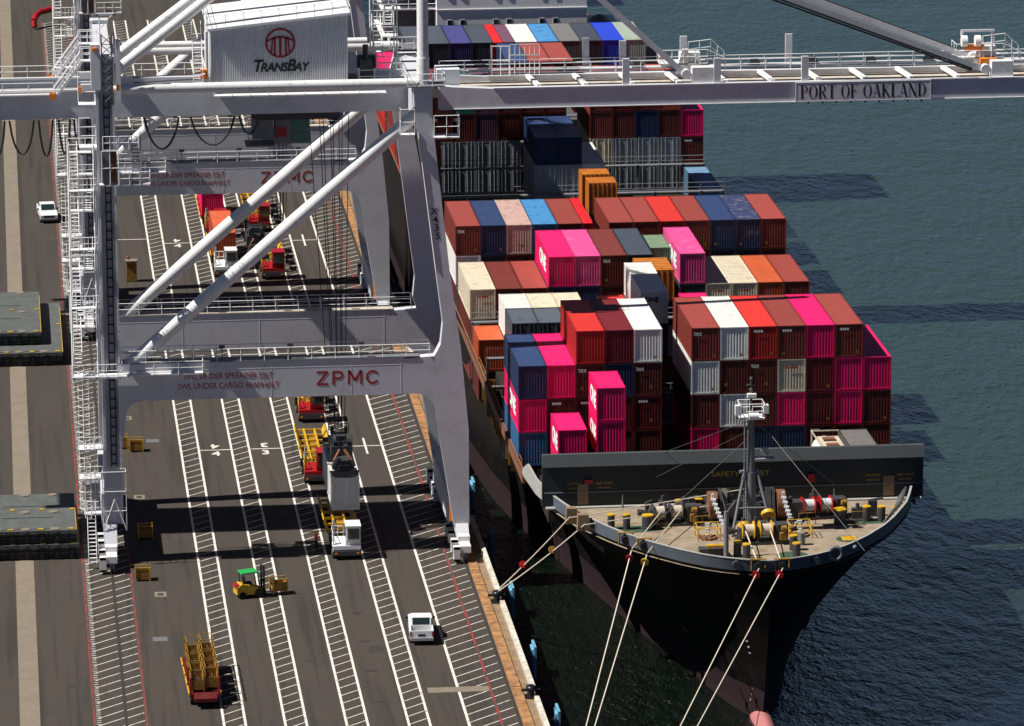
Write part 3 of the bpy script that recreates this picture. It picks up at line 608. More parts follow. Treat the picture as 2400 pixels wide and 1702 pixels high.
    b = MB(); n = 60; wv = (hx1-hx0)/n
    for i in range(n):
        xa = hx0+i*wv; zt = zl+(zr-zl)*(i+.5)/n-.05; b.prism([(xa, hy0+.12), (xa+wv*.28, hy0), (xa+wv*.62, hy0), (xa+wv*.9, hy0+.12)], 'z', hz+.05, zt)
    P(b, 'corrugated_wall', 'house', hs)
    b = MB(); b.prism([(hx0-.25, zl), (hx1+.25, zr+.02), (hx1+.25, zr+.22), (hx0-.25, zl+.2)], 'y', hy0-.35, hy1+.3); P(b, 'roof', 'house', hs)
    b = MB(); b.railing([(hx0-.2, hy0-.3, zl+.2), (hx1+.2, hy0-.3, zr+.2)], step=1.5); b.railing([(hx0-.2, hy0-.3, zl+.2), (hx0-.2, hy1, zl+.2)], step=2); b.railing([(hx1+.2, hy0-.3, zr+.2), (hx1+.2, hy1, zr+.2)], step=2); P(b, 'roof_railing', 'rail', hs)
    b = MB(); b.box(hx0+.2, hx1+3.2, hy0-1.3, hy0-.2, hz-1.05, hz-.95); b.railing([(hx0+.2, hy0-1.3, hz-.95), (hx1+2.4, hy0-1.3, hz-.95)], step=1.6, h=.9); P(b, 'house_walkway', 'rail', hs)
    P(MB().box(hx0-.9, hx0-.3, hy0-.4, hy0+.3, 41.4, 41.7).box(hx0-.9, hx0-.3, hy0-.4, hy0+.3, 41.9, 42.2), 'orange_cable_tray', 'orangepaint', hs)
    P(MB().stairs((hx0-1.1, hy0-.5, 41), (hx0-1.1, hy0+2.5, 45), w=.8).cyl((hx0-.35, hy0, hz), (hx0-.35, hy0, zl), .16, 8), 'house_stair', 'rail', hs)
    P(MB().cyl((1.1, 25.4, 42.0), (24, 25.4, 42.0), .3, 12), 'rear_tie_tube', 'tube')
    if front:
        yy = hy0-.03; cx = 15.55; cz = 44.35
        b = MB()
        def ring(r0, r1, a0, a1, n=36):
            for i in range(n):
                t0 = R(a0+(a1-a0)*i/n); t1 = R(a0+(a1-a0)*(i+1)/n)
                b.add([(cx+r0*math.cos(t0), yy, cz+r0*math.sin(t0)), (cx+r0*math.cos(t1), yy, cz+r0*math.sin(t1)), (cx+r1*math.cos(t1), yy, cz+r1*math.sin(t1)), (cx+r1*math.cos(t0), yy, cz+r1*math.sin(t0))], [(0, 1, 2, 3)])
        ring(1.12, 1.3, 0, 360)
        # curved bar across the upper part, three pillars below
        for i in range(16):
            u0, u1 = -1.15+2.3*i/16, -1.15+2.3*(i+1)/16; f = lambda u: cz+.52-.28*u*u
            b.add([(cx+u0, yy, f(u0)-.09), (cx+u1, yy, f(u1)-.09), (cx+u1, yy, f(u1)+.09), (cx+u0, yy, f(u0)+.09)], [(0, 1, 2, 3)])
        for u in (-.48, 0, .48): b.add([(cx+u-.1, yy, cz-1.1), (cx+u+.1, yy, cz-1.1), (cx+u+.1, yy, cz+.5), (cx+u-.1, yy, cz+.5)], [(0, 1, 2, 3)])
        for sg in (-1, 1):
            b.add([(cx+sg*.7, yy, cz-.8), (cx+sg*.84, yy, cz-.85), (cx+sg*.74, yy, cz+.4), (cx+sg*.6, yy, cz+.42)], [(0, 1, 2, 3)])
        P(b, 'round_emblem', 'redtext', hs)
        for s_, x, sz in (('T', 13.5, 1.45), ('RANS', 14.95, 1.05), ('B', 16.42, 1.45), ('AY', 17.3, 1.05)):
            T(s_, x, yy, 42.33 if sz > 1.2 else 42.2, sz, 'black', hs, bold=.03, shear=.25, xs=.92, sp=.92)
    # trolley, cab, festoon, hoist ropes
    b = MB(); b.box(13.4, 20.8, 13.9, 18.5, 37.2, 37.9); tr = P(b, 'trolley', 'darksteel')
    b = MB(); b.box(13.2, 15.0, 14.5, 17.5, 35.4, 37.3); b.box(15.2, 18.2, 14.9, 17.6, 34.9, 37.2); cab = P(b, 'operator_cab', 'midsteel')
    P(MB().box(16.6, 18.0, 14.84, 14.9, 36.2, 37.05).box(16.6, 18.0, 14.84, 14.9, 35.1, 36.0), 'window', 'greenglass', cab)
    P(MB().box(15.3, 16.2, 14.82, 14.9, 35.5, 36.4), 'red_panel', 'redpaint', cab)
    P(MB().railing([(12.8, 14.2, 34.9), (15, 14.2, 34.9), (15, 16, 34.9)], h=1.3, step=1).box(12.6, 15, 14.2, 17, 34.8, 34.9), 'cab_railing', 'midsteel', cab)
    b = MB()
    for x, y in ((19.0, 14.2), (19.5, 17.5), (20.0, 15.0), (20.35, 17.0), (20.7, 14.2), (21.2, 17.6), (21.6, 15.1), (18.2, 16.5)): b.cyl((x, y, 37.3), (x*.35+20.6*.65, y*.6+15.3*.4, 9.4), .035, 4)
    PS(b, 16, 'hoist_rope', 'cable')
    b = MB()
    for x0_, x1_, dz in ((-9.5, -8.2, 3), (-7.8, -5.7, 2.95), (-5.3, -4.1, 3.15), (-3.6, -2.6, 3), (-2.3, -1.1, 3.1), (3.75, 6.7, 2.75), (7.7, 11.5, 2.5), (11.9, 13.6, 1.6)):
        for yo in (0, .25):
            p = []
            for i in range(13):
                t = i/12; p.append((x0_+(x1_-x0_)*t+yo*.3, 11.5+yo, 38.1-dz*(1-(2*t-1)**2)**.75-yo*.3)); 
            b.path(p, .06, 5)
    PS(b, 12*20, 'festoon_cable', 'cable')
    # spreader and head block
    sx, sy, sz = (20.55, 15.3, 6.35) if front else (17.6, 13.6, 7.0)
    b = MB(); b.box(sx-.9, sx+.9, sy-.5, sy+.5, sz+.15, sz+.75); b.box(sx-.5, sx+.5, sy-6, sy+6, sz+.2, sz+.6)
    for e in (-6.0, 6.0): b.box(sx-1.18, sx+1.18, sy+e-.2, sy+e+.2, sz+.1, sz+.5)
    for e in (-3.5, 3.5): b.prism([(sx-1.0, sz+.2), (sx+1.0, sz+.2), (sx+.5, sz+1.0), (sx-.5, sz+1.0)], 'y', sy+e-.9, sy+e+.9)
    sp = P(b, 'spreader', 'darksteel')
    b = MB(); b.box(sx-.95, sx+.95, sy-2.2, sy+2.2, sz+.95, sz+1.7)
    for e in (-1.5, 1.5):
        for xo in (-.6, .6): b.cyl((sx+xo-.12, sy+e, sz+2.1), (sx+xo+.12, sy+e, sz+2.1), .55, 14)
    b.prism([(sx-.95, sz+1.7), (sx+.95, sz+1.7), (sx+.6, sz+2.3), (sx-.6, sz+2.3)], 'y', sy-.8, sy+.8)
    b.railing([(sx-.9, sy-2.2, sz+1.7), (sx+.9, sy-2.2, sz+1.7)], h=1, step=.6); b.railing([(sx-.9, sy+2.2, sz+1.7), (sx+.9, sy+2.2, sz+1.7)], h=1, step=.6)
    P(b, 'head_block', 'darksteel', sp)
    b = MB()
    for e in (-3.2, -1.2, 1.4, 3.2): b.beam((sx-.8, sy+e, sz+.7), (sx-.2, sy+e+.8, sz+1.5), .16, .16); b.beam((sx+.8, sy+e, sz+.7), (sx+.2, sy+e+.8, sz+1.5), .16, .16)
    P(b, 'rusty_link', 'rustiron', sp)
    b = MB()
    for e in (-5.9, 5.9):
        for xo in (-1.1, 1.1): b.box(sx+xo-.12, sx+xo+.12, sy+e-.12, sy+e+.12, sz-.25, sz+.1)
    P(b, 'flipper', 'tube', sp)
    return C
def port_text(C, oy, parent):
    # serif capitals built from thick stems, hairlines and serifs
    b = MB(); y = 12.47
    def quad(p): b.add([(a, y, c) for a, c in p], [tuple(range(len(p)))])
    H = 1.2; st = .19; th = .05; z0 = 38.3
    def stem(x, w=st, sa=.09, h0=0, h1=1):
        quad([(x, z0+H*h0), (x+w, z0+H*h0), (x+w, z0+H*h1), (x, z0+H*h1)])
        for hh, on in ((0, h0 == 0), (1, h1 == 1)):
            if on: zz = z0+(H-.04 if hh else 0); quad([(x-sa, zz), (x+w+sa, zz), (x+w+sa, zz+.04), (x-sa, zz+.04)])
    def bowl(cx, cz, rx, rz, a0=-90, a1=90, thick=.14, thin=.045, n=14):
        for i in range(n):
            t0, t1 = R(a0+(a1-a0)*i/n), R(a0+(a1-a0)*(i+1)/n); q = []
            for t, inn in ((t0, 0), (t1, 0), (t1, 1), (t0, 1)):
                wx = rx-(thick if inn else 0); wz = rz-(thin if inn else 0); q.append((cx+wx*math.cos(t), cz+wz*math.sin(t)))
            quad(q)
    def diag(xa, za, xb, zb, w): quad([(xa-w/2, z0+H*za), (xa+w/2, z0+H*za), (xb+w/2, z0+H*zb), (xb-w/2, z0+H*zb)])
    def ser(x, hi, w=.12): zz = z0+(H-.04 if hi else 0); quad([(x-w, zz), (x+w, zz), (x+w, zz+.04), (x-w, zz+.04)])
    x = 62.45
    for ch in 'PORT OF OAKLAND':
        if ch == ' ': x += .45; continue
        if ch in 'PR':
            stem(x+.08); quad([(x+.2, z0+H-.045), (x+.42, z0+H-.045), (x+.42, z0+H), (x+.2, z0+H)]); bowl(x+.38, z0+H*.74, .32, H*.26)
            quad([(x+.2, z0+H*.48), (x+.42, z0+H*.48), (x+.42, z0+H*.525), (x+.2, z0+H*.525)])
            if ch == 'R': diag(x+.42, .5, x+.72, 0, .17); quad([(x+.66, z0), (x+.86, z0), (x+.86, z0+.04), (x+.66, z0+.04)]); x += .93
            else: x += .83
        elif ch == 'O': bowl(x+.43, z0+H/2, .41, H*.52, 0, 360, .15, .04, 28); x += .93
        elif ch == 'T':
            stem(x+.3); quad([(x, z0+H-.05), (x+.75, z0+H-.05), (x+.75, z0+H), (x, z0+H)])
            for u in (x, x+.72): quad([(u, z0+H-.25), (u+.035, z0+H-.25), (u+.035, z0+H), (u, z0+H)])
            x += .85
        elif ch in 'FL':
            stem(x+.08)
            if ch == 'F':
                quad([(x+.2, z0+H-.05), (x+.68, z0+H-.05), (x+.68, z0+H), (x+.2, z0+H)]); quad([(x+.65, z0+H-.25), (x+.69, z0+H-.25), (x+.69, z0+H), (x+.65, z0+H)])
                quad([(x+.2, z0+H*.49), (x+.5, z0+H*.49), (x+.5, z0+H*.54), (x+.2, z0+H*.54)]); quad([(x+.48, z0+H*.38), (x+.52, z0+H*.38), (x+.52, z0+H*.65), (x+.48, z0+H*.65)])
            else: quad([(x+.2, z0), (x+.7, z0), (x+.7, z0+.05), (x+.2, z0+.05)]); quad([(x+.67, z0), (x+.71, z0), (x+.71, z0+.27), (x+.67, z0+.27)])
            x += .8
        elif ch == 'A':
            diag(x+.12, 0, x+.4, 1, .05); diag(x+.72, 0, x+.42, 1, .17); quad([(x+.2, z0+H*.3), (x+.62, z0+H*.3), (x+.62, z0+H*.35), (x+.2, z0+H*.35)]); ser(x+.12, 0); ser(x+.72, 0, .15); x += .9
        elif ch == 'K':
            stem(x+.08); diag(x+.25, .42, x+.66, 1, .055); diag(x+.34, .58, x+.74, 0, .17); ser(x+.66, 1); ser(x+.75, 0, .14); x += .92
        elif ch == 'N':
            quad([(x+.12, z0), (x+.17, z0), (x+.17, z0+H), (x+.12, z0+H)]); diag(x+.13, 1, x+.76, 0, .2); quad([(x+.74, z0), (x+.79, z0), (x+.79, z0+H), (x+.74, z0+H)]); ser(x+.15, 0); ser(x+.1, 1); ser(x+.76, 1); x += .94
        elif ch == 'D':
            stem(x+.08); bowl(x+.3, z0+H/2, .5, H/2, -90, 90, .16, .045, 18); quad([(x+.2, z0), (x+.32, z0), (x+.32, z0+.045), (x+.2, z0+.045)]); quad([(x+.2, z0+H-.045), (x+.32, z0+H-.045), (x+.32, z0+H), (x+.2, z0+H)]); x += .9
    ox, oyy = C.location.x, C.location.y; sc = (72.0-60.85)/(x-62.45)
    b.v = [(60.85+(a-62.45)*sc-ox, yv+oy-oyy, c) for a, yv, c in b.v]; b.build('port_name', 'black', parent)
crane(0, True)
crane(88.8, False)
# ================================================================== SHIP
CX = 50.91; X0 = 34.79; PW = 2.48
def interp(t, tb):
    if t <= tb[0][0]: return tb[0][1]
    for (a, b), (c, d) in zip(tb, tb[1:]):
        if t <= c: return b+(d-b)*(t-a)/(c-a)
    return tb[-1][1]
DECK = [(-38.6, 0), (-38.4, .9), (-37.9, 2.3), (-37.2, 3.7), (-36.2, 5.1), (-34.6, 6.7), (-32.2, 8.6), (-29.2, 10.5), (-26.6, 11.8), (-24.4, 12.7), (-22.2, 13.6), (-19.3, 14.4), (-16, 15.2), (-12, 15.9), (-6, 16.3), (400, 16.3)]
WL = [(-34, 0.15), (-31, 1.6), (-25, 3.0), (-18.5, 4.3), (-8, 6.6), (3.8, 8.9), (18.8, 11.7), (31.5, 14.1), (45, 15.5), (60, 16.2), (75, 16.3), (400, 16.3)]
def stemy(z): return interp(z, [(-5, -33.4), (-3.5, -34), (0, -35.3), (3.6, -36.6), (7, -37.6), (10, -38.3), (11, -38.6)])
def hb(y, z):
    s_ = max(0, min(1, (z+3.5)/13.5)); ys = stemy(z)
    if y <= ys: return 0
    # shift the outline so that it closes on the stem at this height
    d = interp(y if y > -12 else y-(ys+38.6)*(min(1, (-12-y)/20)), DECK); w_ = interp(y if y > 0 else max(y, ys)+(0 if y > -10 else 0), WL)
    return w_+(max(d, w_)-w_)*s_**1.7
ship = thing('container_ship', 'black-hulled container ship moored along the quay, stacked with coloured containers', 'ship', (CX, 60, -3.5))
def SP(mb, name, m, sub=None): mb.v = [(x-CX, y-60, z+3.5) for x, y, z in mb.v]; return mb.build(name, m, sub or ship)
def SPt(s, x, y, z, *a, **k): return text(s, (x-CX, y-60, z+3.5), *a, **k)
zs = [-5, -3.5, -2.2, -.9, .4, 2, 4, 6, 8, 9.2, 10.0, 11.0]
us = [0, .006, .015, .03, .05, .075, .1, .13, .16, .2, .24, .28, .33, .38, .44, .5, .58, .66, .75, .87, 1]
def hullpart(za, zb, m, name, zfun=None):
    b = MB(); zz = [z for z in zs if za-1e-6 <= z <= zb+1e-6]
    for sg in (-1, 1):
        o = len(b.v); vs = []
        for z in zz:
            ys = stemy(z)
            for u in us: y = ys+(110-ys)*u; vs.append((CX+sg*hb(y, z), y, z))
        n = len(us); fs = []
        for i in range(len(zz)-1):
            for j in range(n-1):
                q = (i*n+j, i*n+j+1, (i+1)*n+j+1, (i+1)*n+j); fs.append(q if sg > 0 else q[::-1])
        b.add(vs, fs, True)
        x = CX+sg*16.3
        b.add([(x, 110, zz[0]), (x, 245, zz[0]), (x, 245, zz[-1]), (x, 110, zz[-1])], [(0, 1, 2, 3) if sg > 0 else (3, 2, 1, 0)])
    return SP(b, name, m)
hull = hullpart(-.9, 10, 'hull', 'hull'); hullpart(-5, -.9, 'boot', 'boot_topping')
b = MB(); b.sph((CX, -33.6, -5.4), 1.25, 7.8, 2.7, 20, 14); SP(b, 'bulbous_bow', 'bulb')
# foredeck and bulwark
def outline(z, y0, y1, n=40, inset=0):
    L = []; ys = [y0+(y1-y0)*(1-math.cos(math.pi/2*i/n)) for i in range(n+1)]
    for y in ys: L.append((CX-max(0, hb(y, z)-inset), y))
    Rr = [(2*CX-x, y) for x, y in L[::-1]]
    return L[::-1]+Rr[::-1][1:]   # from aft left, round the bow, to aft right
out = outline(10, stemy(10)+.02, -16)
b = MB(); vs = [(x, y, 10.0) for x, y in out]; b.add(vs, [tuple(range(len(vs)))[::-1]]); b.add([(x, y, 9.7) for x, y in out], [tuple(range(len(vs)))])
deck = SP(b, 'foredeck', 'deck')
b = MB(); o1 = outline(10, stemy(10)+.02, -16); o2 = outline(11, -38.6, -16); n = len(o1)
b.add([(x, y, 10) for x, y in o1]+[(x, y, 11) for x, y in o2], [(i, i+1, n+i+1, n+i) for i in range(n-1)], True)
b.add([(x+(CX-x)*.012, y+.22, 10.0) for x, y in o1]+[(x+(CX-x)*.012, y+.22, 11) for x, y in o2], [(i+1, i, n+i, n+i+1) for i in range(n-1)], True)
bw = SP(b, 'bulwark', 'bulwark')
b = MB()
for (xa, ya), (xb, yb) in zip(o2, o2[1:]): b.beam((xa+(CX-xa)*.004, ya+.06, 11.03), (xb+(CX-xb)*.004, yb+.06, 11.03), .18, .06)
SP(b, 'cap_rail', 'capwhite', bw)
# openings in the bulwark with rollers
b = MB(); fr = []
for x in (40.45, 41.7, 49.84, 51.72):
    fr.append((x, interp(abs(x-CX), [(a, y) for y, a in DECK[:12]])))
for (x, y) in fr:
    nx = (x-CX)/16; b.cyl((x, y-.22, 10.5), (x, y+.35, 10.5), .36, 14)
SP(b, 'fairlead_opening', 'rubber', bw)
b = MB()
for x in (48.2, 54.6):
    yy = interp(abs(x-CX), [(a, y) for y, a in DECK[:12]]); b.cyl((x, yy-.25, 10.55), (x, yy+.3, 10.55), .32, 14)
SP(b, 'panama_chock', 'darksteel', bw)
b = MB()
for (x, y) in fr:
    b.bx((x, y+.1, 11.07), (1.3, .32, .08)); b.cyl((x-.55, y-.02, 10.2), (x-.55, y-.02, 11.0), .07, 8); b.cyl((x+.55, y-.02, 10.2), (x+.55, y-.02, 11.0), .07, 8)
SP(b, 'roller_fairlead', 'dirtyyellow', bw)
# breakwater
b = MB(); b.prism([(-16.4, 10.0), (-16.4, 14.45), (-17.0, 14.5), (-17.25, 13.6), (-16.9, 13.55), (-16.9, 10.0)], 'x', 35.05, 66.8); bk = SP(b, 'breakwater', 'brk')
b = MB(); b.prism([(-17.02, 14.53), (-17.32, 13.55), (-17.27, 13.5), (-16.4, 14.48)], 'x', 35.03, 66.82); SP(b, 'lip', 'brktop', bk)
b = MB()
for i in range(16): x = 37+i*1.95; b.prism([(-14.9, 9.2), (-16.35, 9.2), (-16.35, 13.6)], 'x', x-.06, x+.06)
SP(b, 'stiffener', 'midsteel', bk)
SPt('SAFETY + FIRST', 51.5, -16.93, 12.45, .62, 'yellowtext', bk, xs=1.15)
for x, s_ in ((37.7, 'CAUTION'), (40.2, 'KEEP CLEAR'), (62.6, 'CAUTION'), (65.3, 'KEEP CLEAR')): SPt(s_, x, -16.93, 12.0, .26, 'yellowtext', bk); SPt('WET DECK', x, -16.93, 11.6, .22, 'yellowtext', bk)
for x in (38.4, 63.9): SP(MB().box(x-.45, x+.45, -17.0, -16.92, 10.25, 11.95), 'door', 'apron', bk)
b = MB(); b.box(57.1, 57.7, -17.15, -16.92, 11.6, 12.3); b.box(51.8, 52.3, -17.15, -16.92, 11.7, 12.2); b.box(38.5, 39.2, -17.1, -16.92, 12.0, 12.35); SP(b, 'fire_box', 'redpaint', bk)
b = MB(); b.cyl((35.2, -17, 11.3), (66.7, -17, 11.3), .035, 5); SP(b, 'pipe', 'midsteel', bk)
SP(MB().box(35.3, 66.6, -17.5, -16.95, 10.0, 10.12), 'deck_coaming', 'capwhite', bk)
# mast
mx, my = 51.0, -26
b = MB(); b.cyl((mx, my, 10), (mx, my, 15), .5, 16, r2=.42); b.cyl((mx, my, 15), (mx, my, 20), .36, 16, r2=.24); mast = SP(b, 'foremast', 'midsteel')
b = MB()
for sx_ in (-1, 1): b.cyl((mx+sx_*1.7, my-1.5, 10), (mx+sx_*.45, my, 15.3), .13, 8)
b.cyl((mx-1.1, my-.9, 12.2), (mx+1.2, my-.9, 12.2), .09, 6); b.box(mx-.9, mx+.9, my-.2, my+.2, 14.9, 15.1); SP(b, 'mast_strut', 'midsteel', mast)
b = MB(); b.cyl((mx-.55, my-.3, 10), (mx-.55, my-.3, 19.5), .06, 5); b.cyl((mx-.25, my-.3, 10), (mx-.25, my-.3, 19.5), .04, 5)
for i in range(30): b.cyl((mx-.55, my-.3, 10.5+i*.3), (mx-.25, my-.3, 10.5+i*.3), .025, 4)
SP(b, 'mast_ladder', 'midsteel', mast)
b = MB(); b.box(mx-1.0, mx+1.0, my-.8, my+.8, 19.5, 19.6); b.railing([(mx-1, my-.8, 19.6), (mx+1, my-.8, 19.6), (mx+1, my+.8, 19.6), (mx-1, my+.8, 19.6), (mx-1, my-.8, 19.6)], h=1.2, step=.9)
b.box(mx-1.4, mx-.9, my-.9, my-.4, 19.9, 20.7); b.box(mx+.9, mx+1.3, my-.9, my-.4, 20.0, 20.7); b.cyl((mx-.3, my-.8, 19.8), (mx+.5, my-.8, 19.8), .3, 8); b.bx((mx, my-.3, 21.4), (.7, .5, .3)); SP(b, 'mast_platform', 'rail', mast)
b = MB(); b.cyl((mx, my, 19.6), (mx, my, 22.9), .1, 6); b.cyl((mx-.4, my, 22.2), (mx+.3, my, 22.2), .09, 6); b.sph((mx, my, 21.8), .2); b.sph((mx, my, 22.7), .16); SP(b, 'mast_light', 'darksteel', mast)
b = MB(); b.box(mx+.3, mx+1.9, my-.5, my+.3, 16.1, 16.16); b.cyl((mx+1.1, my-.5, 16.75), (mx+1.1, my+.1, 16.75), .36, 14, r2=.3); SP(b, 'searchlight', 'chrome', mast)
b = MB()
for p, q_ in (((mx, my, 19.3), (45.2, -17, 14.5)), ((mx, my, 19.3), (59.8, -17, 11)), ((mx, my, 18.5), (44.3, -17.0, 12.3)), ((mx+1, my, 18.8), (58.6, -36.5, 11.0)), ((mx, my, 18), (42.5, -28, 11))): b.cyl(p, q_, .025, 4)
SP(b, 'mast_stay', 'darksteel', mast)
# winches
def winch(x, y, z, drums, ang, ropecol='coil', flange='darksteel', r=.74, handed=1, label=None):
    o = bpy.data.objects.new('mooring_winch', None); COL.objects.link(o); o.parent = ship; o.location = (x-CX, y-60, z+3.5); o.rotation_euler = (0, 0, ang)
    wd = .95; tot = drums*(wd+.5)
    b = MB(); b.box(-tot/2-.3, tot/2+1.0, -.7, .7, 0, .25)
    for i in range(drums+1): xx = -tot/2+i*(wd+.5); b.prism([(-.6, .2), (.6, .2), (.25, 1.35), (-.25, 1.35)], 'x', xx-.1, xx+.1)
    b.box(tot/2+.1, tot/2+1.0, -.55, .55, .25, 1.6); b.cyl((-tot/2-.8, 0, 1.1), (tot/2+.9, 0, 1.1), .13, 8); b.cyl((-tot/2-1.0, 0, 1.1), (-tot/2-.3, 0, 1.1), .34, 12, r2=.24); b.build('winch_frame', M['darksteel'], o)
    for i in range(drums):
        xa = -tot/2+i*(wd+.5)+.22
        MB().cyl((xa, 0, 1.1), (xa+wd, 0, 1.1), r*.66, 18).build('rope_coil', M[ropecol], o)
        f = MB(); f.cyl((xa-.05, 0, 1.1), (xa+.02, 0, 1.1), r, 18); f.cyl((xa+wd-.02, 0, 1.1), (xa+wd+.05, 0, 1.1), r, 18); f.build('drum_flange', M[flange], o)
    MB().box(tot/2+.3, tot/2+.8, -.95, -.6, .4, 1.0).cyl((tot/2+.4, -.9, 1.4), (tot/2+.8, -.9, 1.4), .22, 10).build('brake_gear', M['dirtyyellow'], o)
    return o
winch(44.6, -23.2, 10, 2, R(4)); winch(51.0, -29.6, 10, 2, R(2), flange='yellow'); winch(57.0, -22.4, 10, 2, R(8), 'chain', 'redpaint')
# anchor windlasses with chain, hawse pipes and cages
for sx_, x in ((-1, 48.4), (1, 54.0)):
    o = bpy.data.objects.new('anchor_windlass', None); COL.objects.link(o); o.parent = ship; o.location = (x-CX, -22.3-60, 13.5)
    b = MB(); b.cyl((-.35, 0, 1.3), (.35, 0, 1.3), 1.15, 20); b.build('chain_wheel', M['rustiron'], o)
    MB().prism([(-1.3, 0), (1.2, 0), (.5, 2.6), (-.4, 2.6)], 'x', -.62*sx_-.08, -.62*sx_+.08).box(-1.3, 1.3, -.3, 1.4, 0, .8).box(.6, 1.8, -.7, .5, .2, 1.5).box(-1.9, -.8, -.2, .8, .2, 1.3).build('windlass_frame', M['darksteel'], o)
    MB().prism([(-1.1, 0), (-.7, 0), (.4, 2.5), (0, 2.7)], 'x', -1.0*sx_-.2, -1.0*sx_+.2).build('brake_band', M['concrete' if sx_ < 0 else 'darksteel'], o)
    b = MB()
    for i in range(15):
        t = i/14; p = Vector((.1*sx_+t*.7*-sx_*-1*(.6 if sx_ > 0 else -.9), -1.0-t*2.4, 2.3-1.9*t**.8))
        if i % 2: b.bx(p, (.42, .2, .16))
        else: b.bx(p, (.2, .22, .42))
    b.build('anchor_chain', M['chain'], o)
    px_ = x+(-1.1 if sx_ < 0 else .8)
    b = MB(); b.railing([(px_-.9, -28.6, 10), (px_+.9, -28.6, 10), (px_+.9, -26.8, 10), (px_-.9, -26.8, 10), (px_-.9, -28.6, 10)], h=1.1, r=.035, step=.9); SP(b, 'chain_cage', 'yellow')
    b = MB(); b.cyl((px_, -27.7, 10), (px_, -27.7, 10.15), .75, 14); SP(b, 'hawse_pipe', 'rustiron')
    b = MB()
    for i in range(5): b.bx((px_, -27.9+.1*i, 10.3+.2*i), (.2 if i % 2 else .4, .2, .22))
    SP(b, 'chain_end', 'chain')
b = MB(); b.cyl((50.2, -28.3, 10.9), (50.2, -28.05, 11.2), .55, 14); b.cyl((52.3, -27.3, 11.6), (52.3, -27.05, 11.8), .6, 14); SP(b, 'yellow_cowl', 'yellow')
bol = [(39.9, -24, .3), (41.15, -24.1, .3), (60.9, -23.8, .33), (62.1, -23.95, .33), (48.9, -33.3, .32), (49.5, -34.2, .32), (53.5, -34.3, .32), (53.6, -32.0, .32), (42.8, -24.5, .45), (46.0, -20.2, .4), (58.6, -24.4, .5), (47.6, -20.0, .35)]
for x, y, r in bol:
    bo = SP(MB().cyl((x, y, 10), (x, y, 11.15), r, 14), 'deck_bollard', 'darksteel'); SP(MB().cyl((x, y, 11.15), (x, y, 11.25), r*1.08, 14), 'yellow_cap', 'yellow', bo)
b = MB(); b.cyl((47.95, -33.6, 10), (47.95, -33.6, 13.8), .2, 8); b.cyl((47.95, -33.6, 13.7), (47.5, -33.4, 15.4), .06, 5); b.cyl((47.95, -33.6, 13.7), (48.7, -33.4, 14.6), .05, 5); SP(b, 'jack_staff', 'midsteel')
b = MB(); b.cyl((54.5, -30.5, 10), (54.5, -30.5, 11), .28, 10); b.cyl((59.2, -17.8, 10), (59.2, -17.8, 11.2), .1, 6, r2=.03); b.cyl((41.6, -17.8, 10), (41.6, -17.8, 11.2), .1, 6, r2=.03); b.sph((57.9, -36.0, 11.2), .18); SP(b, 'deck_post', 'midsteel')
b = MB()
for i in range(20):
    t0, t1 = 2*math.pi*i/20, 2*math.pi*(i+1)/20; b.cyl((56.3+.5*math.cos(t0), -36.1, 10.75+.5*math.sin(t0)), (56.3+.5*math.cos(t1), -36.1, 10.75+.5*math.sin(t1)), .17, 8)
SP(b, 'hanging_tyre', 'midsteel')
b = MB(); b.box(45.9, 48.0, -33.2, -32.2, 10, 10.6); SP(b, 'stowage_rack', 'darksteel'); SP(MB().cyl((46.4, -33.3, 10.9), (47.7, -33.3, 10.9), .16, 8), 'yellow_roller', 'yellow')
for (x, y, wx, wy) in ((38.6, -21.2, .9, .6), (64.3, -19.9, 1.3, .6), (58.6, -29.0, 1.2, 1.2), (45.3, -34.4, .7, .5), (40.6, -22.6, .2, .2)):
    SP(MB().box(x-wx/2, x+wx/2, y-wy/2, y+wy/2, 10.0, 10.02), 'yellow_deck_mark', 'yellow', deck)
for (x, y, wx, wy) in ((41.5, -24.3, 5.5, 2.2), (61.2, -23.9, 4.5, 1.8), (53.3, -33.6, 2.6, 2.4), (48.9, -33.6, 1.8, 1.8), (58.4, -29.2, 1.8, 2.0)):
    n = 16; b = MB(); b.add([(x+wx/2*math.cos(2*math.pi*i/n), y+wy/2*math.sin(2*math.pi*i/n), 10.008) for i in range(n)], [tuple(range(n))]); SP(b, 'green_deck_mark', 'deckgreen', deck)
# left bulwark wing with corner fairleads, right wing rail
for x, y in ((36.9, -22.5), (37.6, -24.6)): SP(MB().prism([(x-.55, 10.2), (x+.5, 10.2), (x+.35, 11.5), (x-.5, 11.5)], 'y', y-.4, y+.4), 'corner_fairlead', 'apron', bw)
b = MB()
for k in range(11):
    ya, yb_ = -16+k, -15+k; za, zb_ = (11.05+.06*k if k < 8 else 11.5-.4*(k-8)), (11.05+.06*(k+1) if k < 7 else 11.5-.4*(k-7))
    xa, xb = CX-hb(ya, 10), CX-hb(yb_, 10); b.add([(xa, ya, 9.9), (xb, yb_, 9.9), (xb, yb_, zb_), (xa, ya, za), (xa+.15, ya, 9.9), (xb+.15, yb_, 9.9), (xb+.15, yb_, zb_), (xa+.15, ya, za)], [(0, 3, 2, 1), (4, 5, 6, 7), (3, 7, 6, 2)])
SP(b, 'white_wing_plate', 'capwhite', bw)
b = MB()
for i in range(9): yy = -25+i*1.0; xx = CX+hb(yy, 10)-.35; b.beam((xx-.8, yy, 10.1), (xx, yy+.5, 11.0), .12, .16)
for i in range(8): ya = -25.2+i*1.1; b.beam((CX+hb(ya, 10)-.5, ya, 10.9), (CX+hb(ya+1.1, 10)-.5, ya+1.1, 10.95), .2, .16)
SP(b, 'side_rail_timber', 'darksteel', bw)
